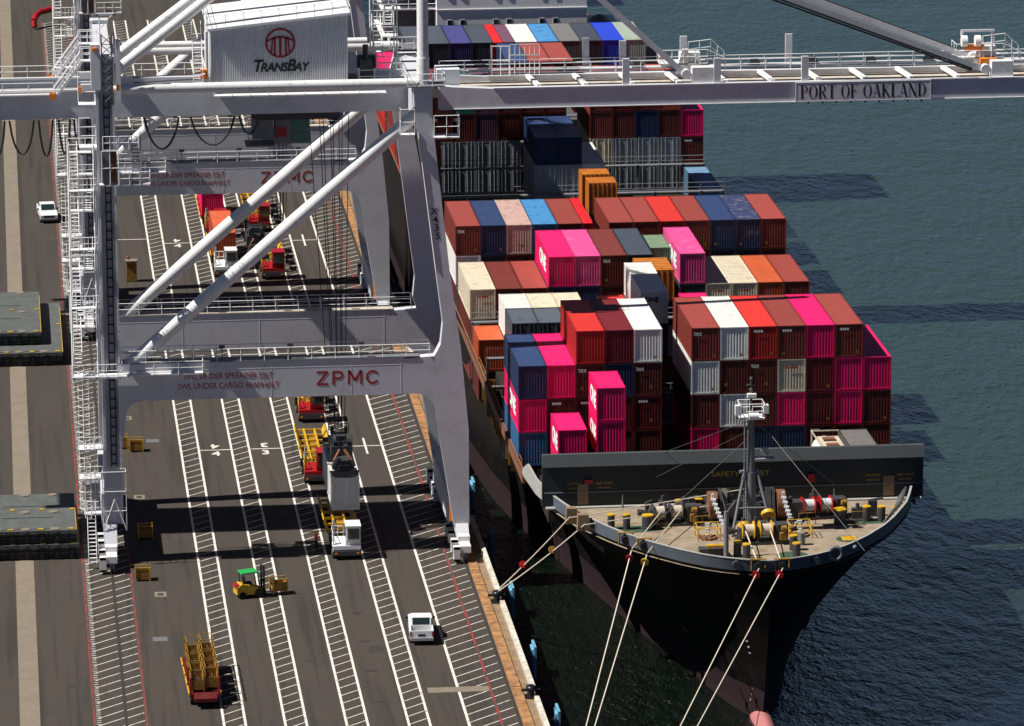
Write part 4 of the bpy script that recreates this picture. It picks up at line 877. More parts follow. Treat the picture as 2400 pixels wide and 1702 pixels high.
# dense gear around the winches
rr = random.Random(11)
for x, y, n in ((44.6, -21.6, 7), (48.4, -20.6, 8), (54.0, -20.8, 8), (57.4, -21.0, 8), (51.0, -28.2, 5), (60.0, -22.6, 4), (51.2, -22.5, 9)):
    b = MB()
    for i in range(n):
        px, py = x+rr.uniform(-1.7, 1.7), y+rr.uniform(-.8, .8); h = rr.uniform(.5, 1.7); w1 = rr.uniform(.15, .5)
        b.box(px-w1, px+w1, py-.25, py+.25, 10.0, 10+h)
        if i % 2: b.cyl((px-w1, py, 10+h), (px+w1*2.5, py+.1, 10+h+.15), .09, 6)
        else: b.cyl((px, py, 10+h), (px, py, 10.4+h), .16, 8)
    SP(b, 'winch_machinery', 'darksteel')
    SP(MB().box(x-1.5, x+1.5, y-1.25, y+1.1, 10.0, 10.09), 'machinery_bed', 'rustiron' if n == 8 else 'darksteel')
b = MB()
for x in (42.9, 46.6, 55.2, 59.3): b.railing([(x, -24.6, 10), (x+1.4, -24.4, 10)], h=1.0, r=.03, step=.7)
SP(b, 'gear_railing', 'dirtyyellow')
# weld and rust streaks down the bow, draught marks at the stem
for sg_ in (-1, 1):
    b = MB()
    for i in range(11): z = -2.2+i*.55; y = stemy(z)+1.6; x = CX+sg_*(hb(y, z)+.03); b.add([(x, y, z), (x+sg_*.12, y+.35, z), (x+sg_*.12, y+.35, z+.26), (x, y, z+.26)], [(0, 1, 2, 3)])
    SP(b, 'draught_mark', 'chrome')
# anchor
for sx_ in (-1, 1):
    x = CX-sx_*4.4*-1 if sx_ > 0 else CX-4.4
    b = MB(); b.beam((x-.1*sx_, -24.4, 3.6), (x-.1*sx_, -24.2, 1.6), .3, .3); b.prism([(x-.9, 2.1), (x-.5, 1.5), (x+.5, 1.5), (x+.9, 2.1), (x+.5, 1.2), (x-.5, 1.2)], 'y', -24.7, -24.2); SP(b, 'anchor', 'rustiron')
# main deck, hatch base and coaming under the stacks
dl = [(y, min(16.1, hb(y, 6.6)-.15)) for y in (-17, -13, -9, -5, -1, 3, 8, 14, 240)]
b = MB(); b.prism([(CX-h, y) for y, h in dl]+[(CX+h, y) for y, h in dl[::-1]], 'z', 6.0, 6.6); SP(b, 'main_deck', 'hatchdark')
SP(MB().box(34.62, 34.9, -5, 240, 9.0, 9.9).box(66.9, 67.2, -5, 240, 9.0, 9.9), 'sheer_rail', 'rustiron')
def box_deck(ya, yb): SP(MB().box(36.4, 65.4, ya, yb, 6.6, 8.9), 'hatch_cover', 'hatchdark')
for ya, yb in ((-9, -2), (0, 12.3), (15, 27.3), (30, 42.4), (44.7, 57), (59.4, 71.7), (74.8, 87), (89, 101.2), (103.5, 115.8), (118, 130.3), (133.2, 145.4), (148, 160.3)): box_deck(ya, yb)
for yb in (13.6, 28.7, 43.5, 58.2, 73.2, 88, 102.3, 117, 131.7, 146.7):
    b = MB()
    for x in [34.9+PW*2*i for i in range(7)]+[66.9]: b.box(x-.12, x+.12, yb-.4, yb-.15, 6.6, 12)
    b.box(34.8, 67, yb-.5, yb+.4, 9.2, 9.3); b.box(34.8, 67, yb-.5, yb+.4, 11.9, 12.0); b.railing([(34.8, yb-.5, 12), (67, yb-.5, 12)], h=1, step=2.5)
    SP(b, 'lashing_bridge', 'midsteel')
b = MB(); rr = random.Random(5)
for i in range(70): y = 8+i*2.2; b.box(34.95, 35.2+rr.random()*.8, y, y+.12, 6.7, 9.1); b.box(34.9, 35.1, y, y+.5+rr.random(), 8.6+rr.random()*.5, 9.3)
b.railing([(34.9, -2, 9.2), (34.9, 160, 9.2)], h=1.1, step=3); SP(b, 'side_passage_gear', 'orangepaint' if 0 else 'dirtyyellow')
# superstructure
b = MB(); b.box(42.4, 60.0, 167, 182, 6.6, 46); sup = SP(b, 'superstructure', 'super')
b = MB(); b.box(42.3, 60.05, 166.9, 167, 20.9, 21.0); b.box(42.3, 60.05, 166.9, 167, 24.2, 24.3); SP(b, 'deck_line', 'rail', sup)
for zz in (19.4, 22.6, 25.9):
    for x in (43.9, 45.4, 49.3, 50.85, 54.7, 56.3): 
        wdo = SP(MB().box(x-.24, x+.24, 166.93, 166.97, zz-.32, zz+.32), 'window', 'glass', sup); SP(MB().box(x-.3, x+.3, 166.97, 167.02, zz-.38, zz+.38), 'frame', 'rail', wdo)
b = MB()
for z in (14.6, 17.8, 21.0, 24.2): b.box(60.0, 64.5, 168, 180, z-.15, z); b.box(36, 42.4, 168, 180, z-.15, z); b.railing([(60.0, 168.1, z), (64.5, 168.1, z)], h=1.1, step=1.5); b.railing([(36, 168.1, z), (42.4, 168.1, z)], h=1.1, step=1.5)
[SP(q_, 'side_deck', 'super', sup) for q_ in pieces(b)]
b = MB(); b.cyl((62.5, 170, 17.2), (62.5, 176, 17.2), 1.4, 16); b.sph((62.5, 170, 17.2), 1.4, 1.6, 1.4); SP(b, 'lifeboat', 'darkred' if 'darkred' in M else 'redpaint', sup)
SP(MB().box(36.5, 42.3, 170, 182, 6.6, 22).box(60.0, 64, 172, 182, 6.6, 14), 'funnel_casing', 'darksteel', sup)
# ================================================================== CONTAINERS
def corr(b, p0, p1, nrm, z0, z1, n, dep):
    p0 = Vector(p0); p1 = Vector(p1); d = (p1-p0)/n; nrm = Vector(nrm); pts = []
    for i in range(n): pts += [p0+d*(i+.0), p0+d*(i+.32), p0+d*(i+.5)-nrm*dep, p0+d*(i+.82)-nrm*dep]
    pts.append(p1); m_ = len(pts)
    b.add([(p.x, p.y, z0) for p in pts]+[(p.x, p.y, z1) for p in pts], [(i, i+1, m_+i+1, m_+i) for i in range(m_-1)])
W_, H_ = 2.438, 2.895
def body_mesh(L, kind):
    b = MB(); z0, z1 = .16, H_-.1
    if kind == 'dry': corr(b, (.1, .05, 0), (W_-.1, .05, 0), (0, -1, 0), z0, z1, 9, .024)
    n = int(L/.28)
    if kind == 'dry':
        corr(b, (.03, L-.1, 0), (.03, .1, 0), (-1, 0, 0), z0, z1, n, .036); corr(b, (W_-.03, .1, 0), (W_-.03, L-.1, 0), (1, 0, 0), z0, z1, n, .036)
    else: b.box(.03, W_-.03, .08, L-.06, z0, z1)
    b.add([(.1, L-.04, z0), (W_-.1, L-.04, z0), (W_-.1, L-.04, z1), (.1, L-.04, z1)], [(3, 2, 1, 0)])
    rb = b; b = MB()
    # roof: shallow swages
    k = int(L/1.15); y = .12; dy = (L-.24)/k; zt = H_-.03
    for i in range(k):
        a = y+i*dy; b.add([(.08, a, zt), (W_-.08, a, zt), (W_-.08, a+dy*.35, zt), (.08, a+dy*.35, zt), (.08, a+dy*.5, zt-.02), (W_-.08, a+dy*.5, zt-.02), (.08, a+dy*.85, zt-.02), (W_-.08, a+dy*.85, zt-.02), (.08, a+dy, zt), (W_-.08, a+dy, zt)],
              [(0, 1, 2, 3), (3, 2, 5, 4), (4, 5, 7, 6), (6, 7, 9, 8)])
    rb.add([(.05, .05, .15), (W_-.05, .05, .15), (W_-.05, L-.05, .15), (.05, L-.05, .15)], [(3, 2, 1, 0)])
    return rb.data('container_body', M['brown']), b.data('container_roof', M['brown'])
def frame_mesh(L):
    b = MB()
    for x in (0, W_-.12):
        for y in (0, L-.12): b.box(x, x+.12, y, y+.12, .12, H_-.12)
        b.box(x+(0 if x == 0 else .04), x+(.08 if x == 0 else .12), .12, L-.12, 0, .16); b.box(x+(0 if x == 0 else .04), x+(.08 if x == 0 else .12), .12, L-.12, H_-.1, H_-.005)
        for y in (0, L-.18):
            for z in (0, H_-.12): b.box(x-.002 if x == 0 else x-.04, x+.162 if x == 0 else x+.122, y-.002, y+.18, z, z+.12)
    for y in (.01, L-.1): b.box(.16, W_-.16, y, y+.1, 0, .15); b.box(.16, W_-.16, y, y+.1, H_-.1, H_-.008)
    return b.data('container_frame', M['brown'])
def doors_mesh(L):
    b = MB()
    for x in (.14, W_/2+.01): b.box(x, x+W_/2-.15, .03, .07, .17, H_-.11)
    for x in (.36, .8, 1.62, 2.05): b.cyl((x, -.005, .1), (x, -.005, H_-.08), .028, 5)
    for x in (.36, .8, 1.62, 2.05):
        for z in (.3, 1.2, 2.5): b.box(x-.07, x+.07, -.02, .03, z, z+.07)
    return b.data('door_pair', M['brown'])
BM = {(L, k): body_mesh(L, k) for L in (12.19, 6.06) for k in ('dry', 'reefer')}
FM = {L: frame_mesh(L) for L in (12.19, 6.06)}; DM = doors_mesh(6)
TX = {'tex': text_mesh('tex', .62, M['whitetext'], xs=.8, sp=1.05), 'ONE': text_mesh('ONE', 1.9, M['whitetext'], xs=1.0, bold=.09, sp=.92), 'ONEk': text_mesh('ONE', .62, M['black'], bold=.02),
      'box': None, 'redm': text_mesh('CHINA', .3, M['redtext'], xs=1.0, bold=.015), 'amk': text_mesh('COUPEX', .3, M['whitetext'], xs=1.2)}
b = MB()
for i in range(4): b.add([(-.36+.2*i, 0, -.11), (-.24+.2*i, 0, -.11), (-.24+.2*i, 0, .11), (-.36+.2*i, 0, .11)], [(0, 1, 2, 3)])
b.add([(-.42, 0, -.03), (.42, 0, -.03), (.42, 0, .03), (-.42, 0, .03)], [(0, 1, 2, 3)]); TX['box'] = b.data('logo', M['whitetext'])
b = MB(); b.box(-.12, -.03, -.005, 0, -.14, .14); b.box(.03, .12, -.005, 0, -.14, .14); TX['plate'] = b.data('plate', M['dirtyyellow'])
CNAME = {'magenta': 'magenta', 'pink': 'faded pink', 'brown': 'brown', 'brick': 'brick-red', 'red': 'red', 'brightred': 'bright red', 'orange': 'orange', 'darkred': 'dark red', 'navy': 'navy blue', 'slate': 'slate-blue', 'blue': 'mid-blue', 'lightblue': 'light blue', 'royal': 'royal blue', 'indigo': 'indigo', 'white': 'white', 'cream': 'cream', 'grey': 'grey', 'palegreen': 'pale green', 'green': 'worn green', 'reefer': 'pale refrigerated', 'reeferdark': 'dark grey refrigerated', 'reeferw': 'white refrigerated', 'teal': 'teal', 'purple': 'dull purple', 'faded': 'faded white-and-rust', 'steelblue': 'steel-blue', 'dirtynavy': 'dusty navy', 'crate': 'rusty orange'}
def child(me, name, p, m=None, loc=(0, 0, 0), rot=None, scale=None):
    o = bpy.data.objects.new(name, me); COL.objects.link(o); o.parent = p; o.location = loc
    if rot: o.rotation_euler = rot
    if scale: o.scale = scale
    if m: o.material_slots[0].link = 'OBJECT'; o.material_slots[0].material = M[m]
    return o
def container(x, y, z, col, L=12.19, kind='dry', mk='', label='', group='containers stacked on the ship', ws=1.0, rnd=random.Random(3)):
    """x left, y front, z bottom"""
    t = thing('shipping_container', label, 'container', (x, y, z), 0, group)
    if ws != 1.0: t.scale = (ws, 1, 1)
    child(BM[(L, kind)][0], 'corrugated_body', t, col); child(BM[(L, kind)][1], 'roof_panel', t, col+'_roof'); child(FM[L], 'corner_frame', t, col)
    if kind == 'reefer': child(DM, 'door_pair', t, col)
    for c in mk:
        if c == 't': child(TX['tex'], 'lettering', t, None, (.55, -.004, H_-.5), (R(90), 0, 0))
        elif c == 'b': child(TX['box'], 'logo', t, None, (.8, -.006, H_-.42))
        elif c == 'p': child(TX['plate'], 'data_plate', t, None, (rnd.choice((.5, 1.5, 1.9)), -.006, rnd.choice((.45, .5, .8))))
        elif c == 'O': child(TX['ONE'], 'lettering', t, None, (-.01, L*.42, 1.55), (R(90), 0, R(-90)), (1.45 if L > 7 else 1.0, 1, 1))
        elif c == 'K': child(TX['ONEk'], 'lettering', t, None, (.95, -.03, H_-.75), (R(90), 0, 0))
        elif c == 'r': child(TX['redm'], 'lettering', t, None, (1.25, -.004, H_-.75), (R(90), 0, 0))
        elif c == 'k': child(TX['amk'], 'lettering', t, None, (1.3, -.004, H_-.4), (R(90), 0, 0))
    return t
COUNT = {}
def bay(name, y, top, cols, L=12.19, pitch=2.945, xo=0):
    """cols: {index: (top tier, [(colour, kind, marks), ...] from the top down)}"""
    for i, (tk, lst) in cols.items():
        for k, it in enumerate(lst):
            if it is None: continue
            c = it.split('/'); col = c[0]; mk = c[1] if len(c) > 1 else ''; kind = 'reefer' if col.startswith('reefer') or 'R' in mk else 'dry'
            zt = top-(5-tk)*pitch-k*pitch
            pos = 'topmost' if k == 0 else ORD[k]+' from top'
            lab = f"{CNAME[col]} container {pos} in {name}, {ORD[i]} stack from the quay"
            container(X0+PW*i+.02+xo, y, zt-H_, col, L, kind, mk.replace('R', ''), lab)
bay('front bay', 0, 20.96, {
 0: (4, ['navy', 'magenta/O', 'blue']), 1: (4, ['magenta', 'brown/b', 'brown']),
 2: (5, ['red', 'brown/tp', 'darkred/b', 'brown']), 3: (5, ['darkred', 'navy', 'darkred', 'brown']), 4: (5, ['white/p', 'brown/tp', 'darkred/bp', 'brown']),
 6: (5, ['brick/tp', 'white/p', 'brown/p', 'magenta']), 7: (5, ['white/p', 'brown/p', 'white/p', 'brown']), 8: (5, ['red/bp', 'brown/tp', 'brown', 'navy']),
 9: (5, ['brick/bp', 'cream/r', 'magenta', 'navy']), 10: (5, ['magenta', 'darkred/p', 'darkred/p', 'brown/b']), 11: (5, ['brick/bp', 'magenta', 'magenta', 'brown']),
 12: (4, ['magenta', 'brown/p', 'brown/p'])})
bay('second bay', 14.95, 20.9, {4: (4, ['red', 'brown']), 5: (5, ['white/RK', 'slate', 'brown']), 6: (3, ['brown']), 7: (4, ['magenta', 'navy']), 8: (3, ['brown']), 9: (3, ['brick'])})
bay('near short bay', 30, 20.75, {1: (3, ['reeferdark', 'brown']), 2: (3, ['reeferdark', 'brown']), 3: (3, ['reeferdark', 'navy']), 8: (2, ['brown']), 9: (2, ['brown']), 10: (2, ['brown'])}, L=6.06)
bay('far short bay', 36.3, 20.75, {0: (2, ['orange', 'brown']), 1: (3, ['white', 'brown']), 2: (3, ['cream', 'brown']), 3: (3, ['cream', 'brown'])}, L=6.06)
bay('third bay', 44.7, 20.72, {
 0: (3, ['cream/r', 'brown/t', 'brick']), 1: (3, ['brown', 'brown']), 2: (3, ['brick', 'brown']), 3: (4, ['magenta/O', 'navy', 'brown']), 4: (4, ['pink', 'navy', 'brown']), 5: (4, ['brown/tp', 'brown/p', 'brown']),
 6: (4, ['slate', 'brown']), 8: (4, ['pink/O', 'slate', 'navy']), 9: (3, ['cream/r', 'brown']), 10: (3, ['cream/r', 'brown']), 11: (3, ['orange', 'brown']), 12: (3, ['brick/p', 'brown'])})
bay('third bay', 51, 20.0, {7: (4, ['green', 'brown'])}, L=6.06)
bay('fourth bay', 59.4, 20.78, {
 0: (4, ['brick/tp', 'white', 'brown']), 1: (4, ['navy/p', 'slate']), 2: (4, ['faded/p', 'brown']), 3: (4, ['lightblue', 'navy']), 4: (4, ['brick', 'brown']),
 6: (4, ['brick', 'white', 'brown']), 7: (4, ['brick', 'brown']), 8: (4, ['red', 'brown']), 9: (4, ['brick/p', 'brown']), 10: (4, ['navy/p', 'slate']), 11: (4, ['dirtynavy/p', 'slate']), 12: (4, ['brick/p', 'brown', 'brown'])})
t = container(X0+PW*5+.02, 59.4, 20.78-2.945-H_, 'brightred', 12.19, 'dry', '', 'narrow bright red container half hidden in the gap amid fourth bay', ws=.38)
def crate(x0, x1, y0, y1, z0, z1, lab):
    t = thing('cargo_crate', lab, 'crate', ((x0+x1)/2, y0, z0), 0, 'rusty orange crates on the ship'); w2 = (x1-x0)/2; h = z1-z0; d = y1-y0
    b = MB(); b.box(-w2, w2, 0, d, .25, h)
    b.build('crate_body', 'crate', t); b = MB(); n = 6
    for i in range(n+1): x = -w2+2*w2*i/n; b.box(x-.06, x+.06, -.05, 0, .25, h+.03)
    for i in range(4): y = d*i/3; b.box(-w2-.05, -w2, y-.07, y+.07, .25, h); b.box(w2, w2+.05, y-.07, y+.07, .25, h)
    for i in range(5): y = d*(i+.5)/5; b.box(-w2, w2, y-.06, y+.06, h, h+.04)
    b.build('crate_ribs', 'crate', t); MB().box(-w2, w2, 0, d, 0, .249).build('skid_base', 'rustiron', t)
crate(49.6, 52.35, 75, 78.0, 15.2, 18.6, 'nearer of two tall rusty orange crates standing between the stacks')
crate(49.35, 52.1, 78.7, 81.6, 15.2, 18.75, 'farther of two tall rusty orange crates standing between the stacks')
crate(49.9, 53.0, 36.6, 42.0, 15.0, 18.05, 'rusty orange crate with streaked top beside the faded pink container')
bay('orange-crate bay', 74.8, 20.75, {0: (2, ['brick', 'brown']), 1: (2, ['brown']), 2: (2, ['navy']), 3: (2, ['brown']), 4: (2, ['brown']), 5: (2, ['slate']), 6: (3, ['brown', 'brown']), 7: (2, ['brown']), 8: (2, ['brown']), 9: (2, ['slate']), 10: (2, ['brown']), 11: (2, ['brown']), 12: (2, ['slate'])})
RF = 'reefer/R'
bay('navy-pair bay', 103.5, 20.75, {0: (4, ['brick', 'brick', 'brick']), 5: (4, ['navy', RF, RF]), 6: (4, ['navy', RF, RF]), 7: (3, ['white', 'slate']), 12: (2, ['steelblue', 'navy'])})
bay('refrigerated-wall bay', 118, 20.65, {
 0: (5, ['magenta', 'magenta', 'brick', 'red']), 1: (5, ['brown', 'brown/t', RF, RF]), 2: (5, ['teal', 'brown/t', RF, RF]), 3: (5, ['purple', 'purple', RF, RF]), 4: (5, ['brown', 'brown', RF, RF]), 5: (5, ['brown', 'brown']), 6: (5, ['brown', 'brown']),
 8: (5, ['brick', 'brick', 'cream/R', RF]), 9: (5, ['darkred', 'brown', RF, RF]), 10: (5, ['brown', 'navy', RF, RF]), 11: (5, ['orange', 'brown', RF, RF]), 12: (4, ['magenta', 'brown/b', 'brown'])})
bay('boom-walkway bay', 133.2, 20.65+.0, {0: (4, ['navy', 'brick', 'red']), 1: (4, ['brown']), 2: (4, ['brown']), 3: (4, ['brown']), 5: (5, ['navy']), 6: (5, ['brick']), 7: (5, ['brick']), 8: (4, ['orange']), 9: (4, ['magenta']), 10: (4, ['orange']), 11: (4, ['brown']), 12: (4, ['brown', 'brown'])})
bay('superstructure bay', 148, 20.3, {0: (4, ['magenta', 'red', 'red']), 1: (5, ['slate', 'brown']), 2: (5, ['slate', 'brown']), 3: (5, ['indigo', 'brown']), 4: (5, ['slate', 'brown']), 6: (5, ['white', 'brown']), 7: (5, ['lightblue', 'brown']), 8: (5, ['grey', 'brown']), 9: (5, ['slate', 'brown/t']), 10: (5, ['royal', 'brown/p']), 11: (5, ['palegreen', 'palegreen']), 12: (4, ['brick', 'brick'])})
container(X0+PW*5+.02, 148, 20.3-H_, 'brightred', 12.19, 'dry', '', 'narrow bright red container top beside the dull purple one near the superstructure', ws=.4)
container(X0+PW*5.42, 148, 20.3-H_, 'purple', 12.19, 'dry', '', 'dull purple container top between bright red and white ones near the superstructure', ws=.57*1.7*.6)
# short containers just behind the breakwater
def fr_(i, y, zt, col, mk, lab, kind='dry'): container(X0+PW*i, y, zt-H_, col, 6.06, kind, mk, lab)
fr_(1.02, -8.3, 14.4, 'magenta', 'O', 'single magenta short container just behind the breakwater, lower stack nearest the quay')
fr_(1.02, -8.3, 11.45, 'magenta', '', 'magenta short container under the single one behind the breakwater')
fr_(2.33, -8.3, 17.95, 'magenta', 'O', 'topmost magenta short container of the tall stack behind the breakwater')
fr_(2.33, -8.3, 15.0, 'magenta', 'O', 'second magenta short container of the tall stack behind the breakwater')
fr_(2.33, -8.3, 12.05, 'navy', 'k', 'navy short container with white lettering low behind the breakwater')
fr_(11.0, -8.3, 12.25, 'grey', '', 'dark grey short container low behind the right half of the breakwater')
t = thing('tank_container', 'white tank container behind the breakwater beside the grey one', 'tank container', (X0+PW*10.05, -8.3, 12.25-H_), 0)
b = MB(); b.cyl((1.1, .3, 1.35), (1.1, 5.8, 1.35), 1.1, 20); b.sph((1.1, .3, 1.35), 1.1, .3, 1.1); b.build('tank', 'white', t)
child(FM[6.06], 'corner_frame', t, 'cream'); MB().box(.2, 2.2, .9, 5.2, 2.5, 2.56).build('top_walkway', 'cream', t); MB().box(.7, 1.7, 1.4, 2.2, 2.57, 2.75).box(.7, 1.7, 3.4, 4.3, 2.57, 2.75).build('manhole', 'rustiron', t)
# container hanging from the front crane's spreader
container(19.35, 9.2, 3.35, 'reeferw', 12.19, 'reefer', '', 'white refrigerated container hanging from the spreader over the white tractor', group='containers on the quay')
# ================================================================== VEHICLES
def wheel_mb(b, x, y, r=.5, w=.3): b.cyl((x-w/2, y, r), (x+w/2, y, r), r, 16)
def tractor(x, y, col, lab):
    """terminal tractor, front towards -y; x centre, y front"""
    t = thing('terminal_tractor', lab, 'tractor', (x, y, 0), 0, 'terminal tractors on the quay')
    b = MB(); b.box(-1.2, 1.2, 0, 1.5, .45, 1.25); b.box(-.45, .45, 1.5, 5.2, .7, 1.0); b.box(-1.15, 1.15, 1.5, 1.7, .9, 1.3); b.build('chassis', col, t)
    MB().box(-1.25, 1.25, -.12, -.001, .4, .8).box(-1.18, 1.18, -.05, 0, .85, .92).build('bumper', 'darksteel', t)
    cab = MB().prism([(.25, 1.25), (.0, 1.8), (.1, 2.95), (1.9, 2.95), (1.9, 1.25)], 'x', -.05, 1.2).build('cab', col, t)
    MB().prism([(-.02, 1.85), (.06, 2.75), (.04, 2.75), (-.04, 1.85)], 'x', .08, 1.08).build('windscreen', 'glass', cab)
    MB().prism([(.3, 1.9), (.3, 2.75), (1.7, 2.75), (1.7, 1.9)], 'x', -.09, -.052).prism([(.3, 1.9), (.3, 2.75), (1.7, 2.75), (1.7, 1.9)], 'x', 1.202, 1.24).build('side_window', 'glass', cab)
    MB().box(-.1, 1.25, -.1, 2.0, 2.952, 3.05).build('cab_roof', 'carwhite' if col == 'carwhite' else col, cab)
    MB().prism([(0, 1.26), (1.5, 1.26), (1.5, 1.75), (.5, 1.6)], 'x', -1.15, -.1).build('bonnet', col, t)
    b = MB(); b.railing([(-1.15, .2, 1.3), (-1.15, 2.2, 1.3)], h=1.0, r=.04, step=1); b.railing([(-1.15, 2.2, 1.3), (-.15, 2.2, 1.3)], h=1.2, r=.04, step=.5); b.build('handrail', 'yellow' if col != 'carwhite' else 'rail', t)
    b = MB(); b.cyl((-1.0, 1.9, 1.0), (-1.0, 1.9, 3.1), .1, 8); b.build('exhaust_stack', 'chrome', t)
    for sx_ in (-1, 1):
        for yy in (.9, 4.2):
            w_ = MB(); wheel_mb(w_, sx_*1.05, yy, .52, .36); wh = w_.build('wheel', 'rubber', t); MB().cyl((sx_*1.24, yy, .52), (sx_*1.245, yy, .52), .25, 12).build('hub', 'chrome', wh)
        MB().box(sx_*.95-.12, sx_*.95+.12, -.16, -.125, .55, .68).build('headlight', 'orangepaint', t)
        MB().box(sx_*1.45-.12, sx_*1.45+.12, .1, .18, 1.7, 2.5).cyl((sx_*1.1, .2, 2.4), (sx_*1.45, .15, 2.4), .03, 4).build('mirror', 'rubber', t)
    return t
def chassis_trailer(x, y, lab, L=12.6, tilt=0):
    t = thing('container_chassis', lab, 'trailer', (x, y, 0), 0, 'yellow container chassis on the quay')
    b = MB()
    for sx_ in (-.5, .5): b.box(sx_-.08, sx_+.08, 0, L, .95, 1.3)
    for i in range(7): yy = .1+i*(L-.3)/6; b.box(-1.15, 1.15, yy, yy+.18, 1.05, 1.25)
    b.build('frame', 'yellow', t)
    b = MB()
    for i in range(4):
        yy = .6+i*3.1
        for sx_ in (-1, 1): b.prism([(sx_*1.12, 1.25), (sx_*1.32, 1.3), (sx_*1.5, 1.75), (sx_*1.4, 1.78), (sx_*1.2, 1.35)], 'y', yy, yy+2.4)
    b.build('side_guide', 'yellow', t)
    b = MB(); b.box(-1.15, -.55, .15, .5, 1.3, 1.6); b.box(.55, 1.15, .15, .5, 1.3, 1.6); b.build('end_stop', 'yellow', t)
    b = MB(); b.box(-.45, .45, 1, L-1, 1.0, 1.02); b.build('deck_plate', 'dirtyyellow', t)
    for sx_ in (-1, 1):
        for yy in (L-3.2, L-1.9): w_ = MB(); wheel_mb(w_, sx_*.95, yy, .5, .4); w_.build('wheel', 'rubber', t)
    for sx_ in (-1, 1): MB().box(sx_*.8-.08, sx_*.8+.08, 2.6, 2.8, 0.02, 1.0).build('landing_leg', 'darksteel', t)
    return t
LANE = 20.35
tractor(LANE, 4.95, 'carwhite', 'white terminal tractor below the hanging white container')
chassis_trailer(LANE-.1, 8.4, 'yellow container chassis behind the white tractor below the hanging container')
tractor(19.5, 30.9, 'redpaint', 'red terminal tractor half hidden beside the hanging white container')
chassis_trailer(19.7, 34.4, 'empty yellow container chassis behind the half hidden red tractor')
tractor(20.4, 54.3, 'redpaint', 'red terminal tractor under the front crane beam with red crane lettering')
chassis_trailer(20.4, 57.8, 'yellow container chassis just behind the tractor under the front crane beams')
tractor(20.35, 118.4, 'redpaint', 'nearer of two red tractors in line under the rear crane')
chassis_trailer(20.35, 121.9, 'yellow container chassis between the two red tractors under the rear crane')
tractor(20.15, 143.4, 'redpaint', 'farther of two red tractors in line under the rear crane')
chassis_trailer(20.15, 146.9, 'yellow container chassis behind the farther red tractor under the rear crane')
tractor(15.3, 119.8, 'carwhite', 'white terminal tractor pulling the orange container, partly behind the white brace')
chassis_trailer(15.3, 123.2, 'yellow container chassis carrying the orange container')
container(14.15, 123.6, 1.32, 'orange', 12.19, 'dry', 'b', 'orange container on a yellow chassis behind the white braces', group='containers on the quay')
tractor(15.2, 140.6, 'redpaint', 'red terminal tractor close behind the orange container')
chassis_trailer(15.0, 144.6, 'yellow container chassis carrying the magenta container on the quay')
container(13.8, 145.5, 1.32, 'magenta', 12.19, 'dry', '', 'magenta container on a yellow chassis under the rear crane beam', group='containers on the quay')
def pickup(x, y, rz, lab, col='carwhite'):
    t = thing('pickup_truck', lab, 'pickup truck', (x, y, 0), rz, 'pickup trucks on the quay')   # front towards -y, length 5.6
    side = [(-2.8, .45), (-2.8, 1.0), (-2.65, 1.15), (-1.2, 1.22), (-.5, 1.85), (.9, 1.88), (1.2, 1.25), (2.8, 1.22), (2.8, .5)]
    b = MB(); b.prism([(-2.8, .45), (-2.82, .95), (-2.6, 1.12), (-1.15, 1.2), (1.1, 1.2), (1.1, .45)], 'x', -.97, .97)
    b.prism([(-1.15, 1.2), (-.45, 1.82), (.75, 1.84), (1.1, 1.2)], 'x', -.82, .82)
    b.box(-.97, -.85, 1.1, 2.8, .5, 1.22); b.box(.85, .97, 1.1, 2.8, .5, 1.22); b.box(-.85, .85, 2.7, 2.8, .5, 1.22); b.box(-.85, .85, 1.1, 2.7, .5, .62)
    body = b.build('body', col, t)
    MB().prism([(-1.1, 1.24), (-.5, 1.77), (-.53, 1.8), (-1.15, 1.26)], 'x', -.74, .74).build('windscreen', 'glass', t)
    MB().prism([(.79, 1.76), (1.06, 1.25), (1.09, 1.27), (.82, 1.78)], 'x', -.7, .7).build('rear_window', 'glass', t)
    MB().prism([(-.95, 1.25), (-.45, 1.75), (.65, 1.75), (.9, 1.25)], 'x', -.825, -.822).prism([(-.95, 1.25), (-.45, 1.75), (.65, 1.75), (.9, 1.25)], 'x', .822, .825).build('side_window', 'glass', t)
    MB().box(-.83, .83, 1.12, 2.68, .622, .64).build('bed_liner', 'chrome', t)
    MB().box(-.95, .95, -2.93, -2.83, .4, .62).box(-.95, .95, 2.81, 2.95, .42, .65).build('bumper', 'chrome', t)
    MB().box(-.6, .6, -2.86, -2.83, .65, .95).build('grille', 'darksteel', t)
    MB().box(-.3, .3, 2.805, 2.82, .75, .95).build('number_plate', 'darksteel', t)
    for sx_ in (-1, 1):
        for yy in (-1.85, 1.75): w_ = MB(); wheel_mb(w_, sx_*.86, yy, .4, .26); wh = w_.build('wheel', 'rubber', t); MB().cyl((sx_*.99, yy, .4), (sx_*1.0, yy, .4), .22, 12).build('rim', 'chrome', wh)
        MB().box(sx_*.8-.14, sx_*.8+.14, -2.86, -2.83, .7, .92).build('headlight', 'house', t)
        MB().box(sx_*.9-.07, sx_*.9+.07, 2.8, 2.83, .75, 1.15).build('tail_light', 'redpaint', t)
        MB().box(sx_*1.1-.1, sx_*1.1+.1, -.9, -.8, 1.2, 1.42).build('mirror', 'rubber', t)
pickup(-3.5, 153.8, R(4), 'white pickup truck parked beside the red line at far left')
pickup(24.75, -18.9, R(177), 'silver-white pickup truck seen from behind near the quay edge'); 
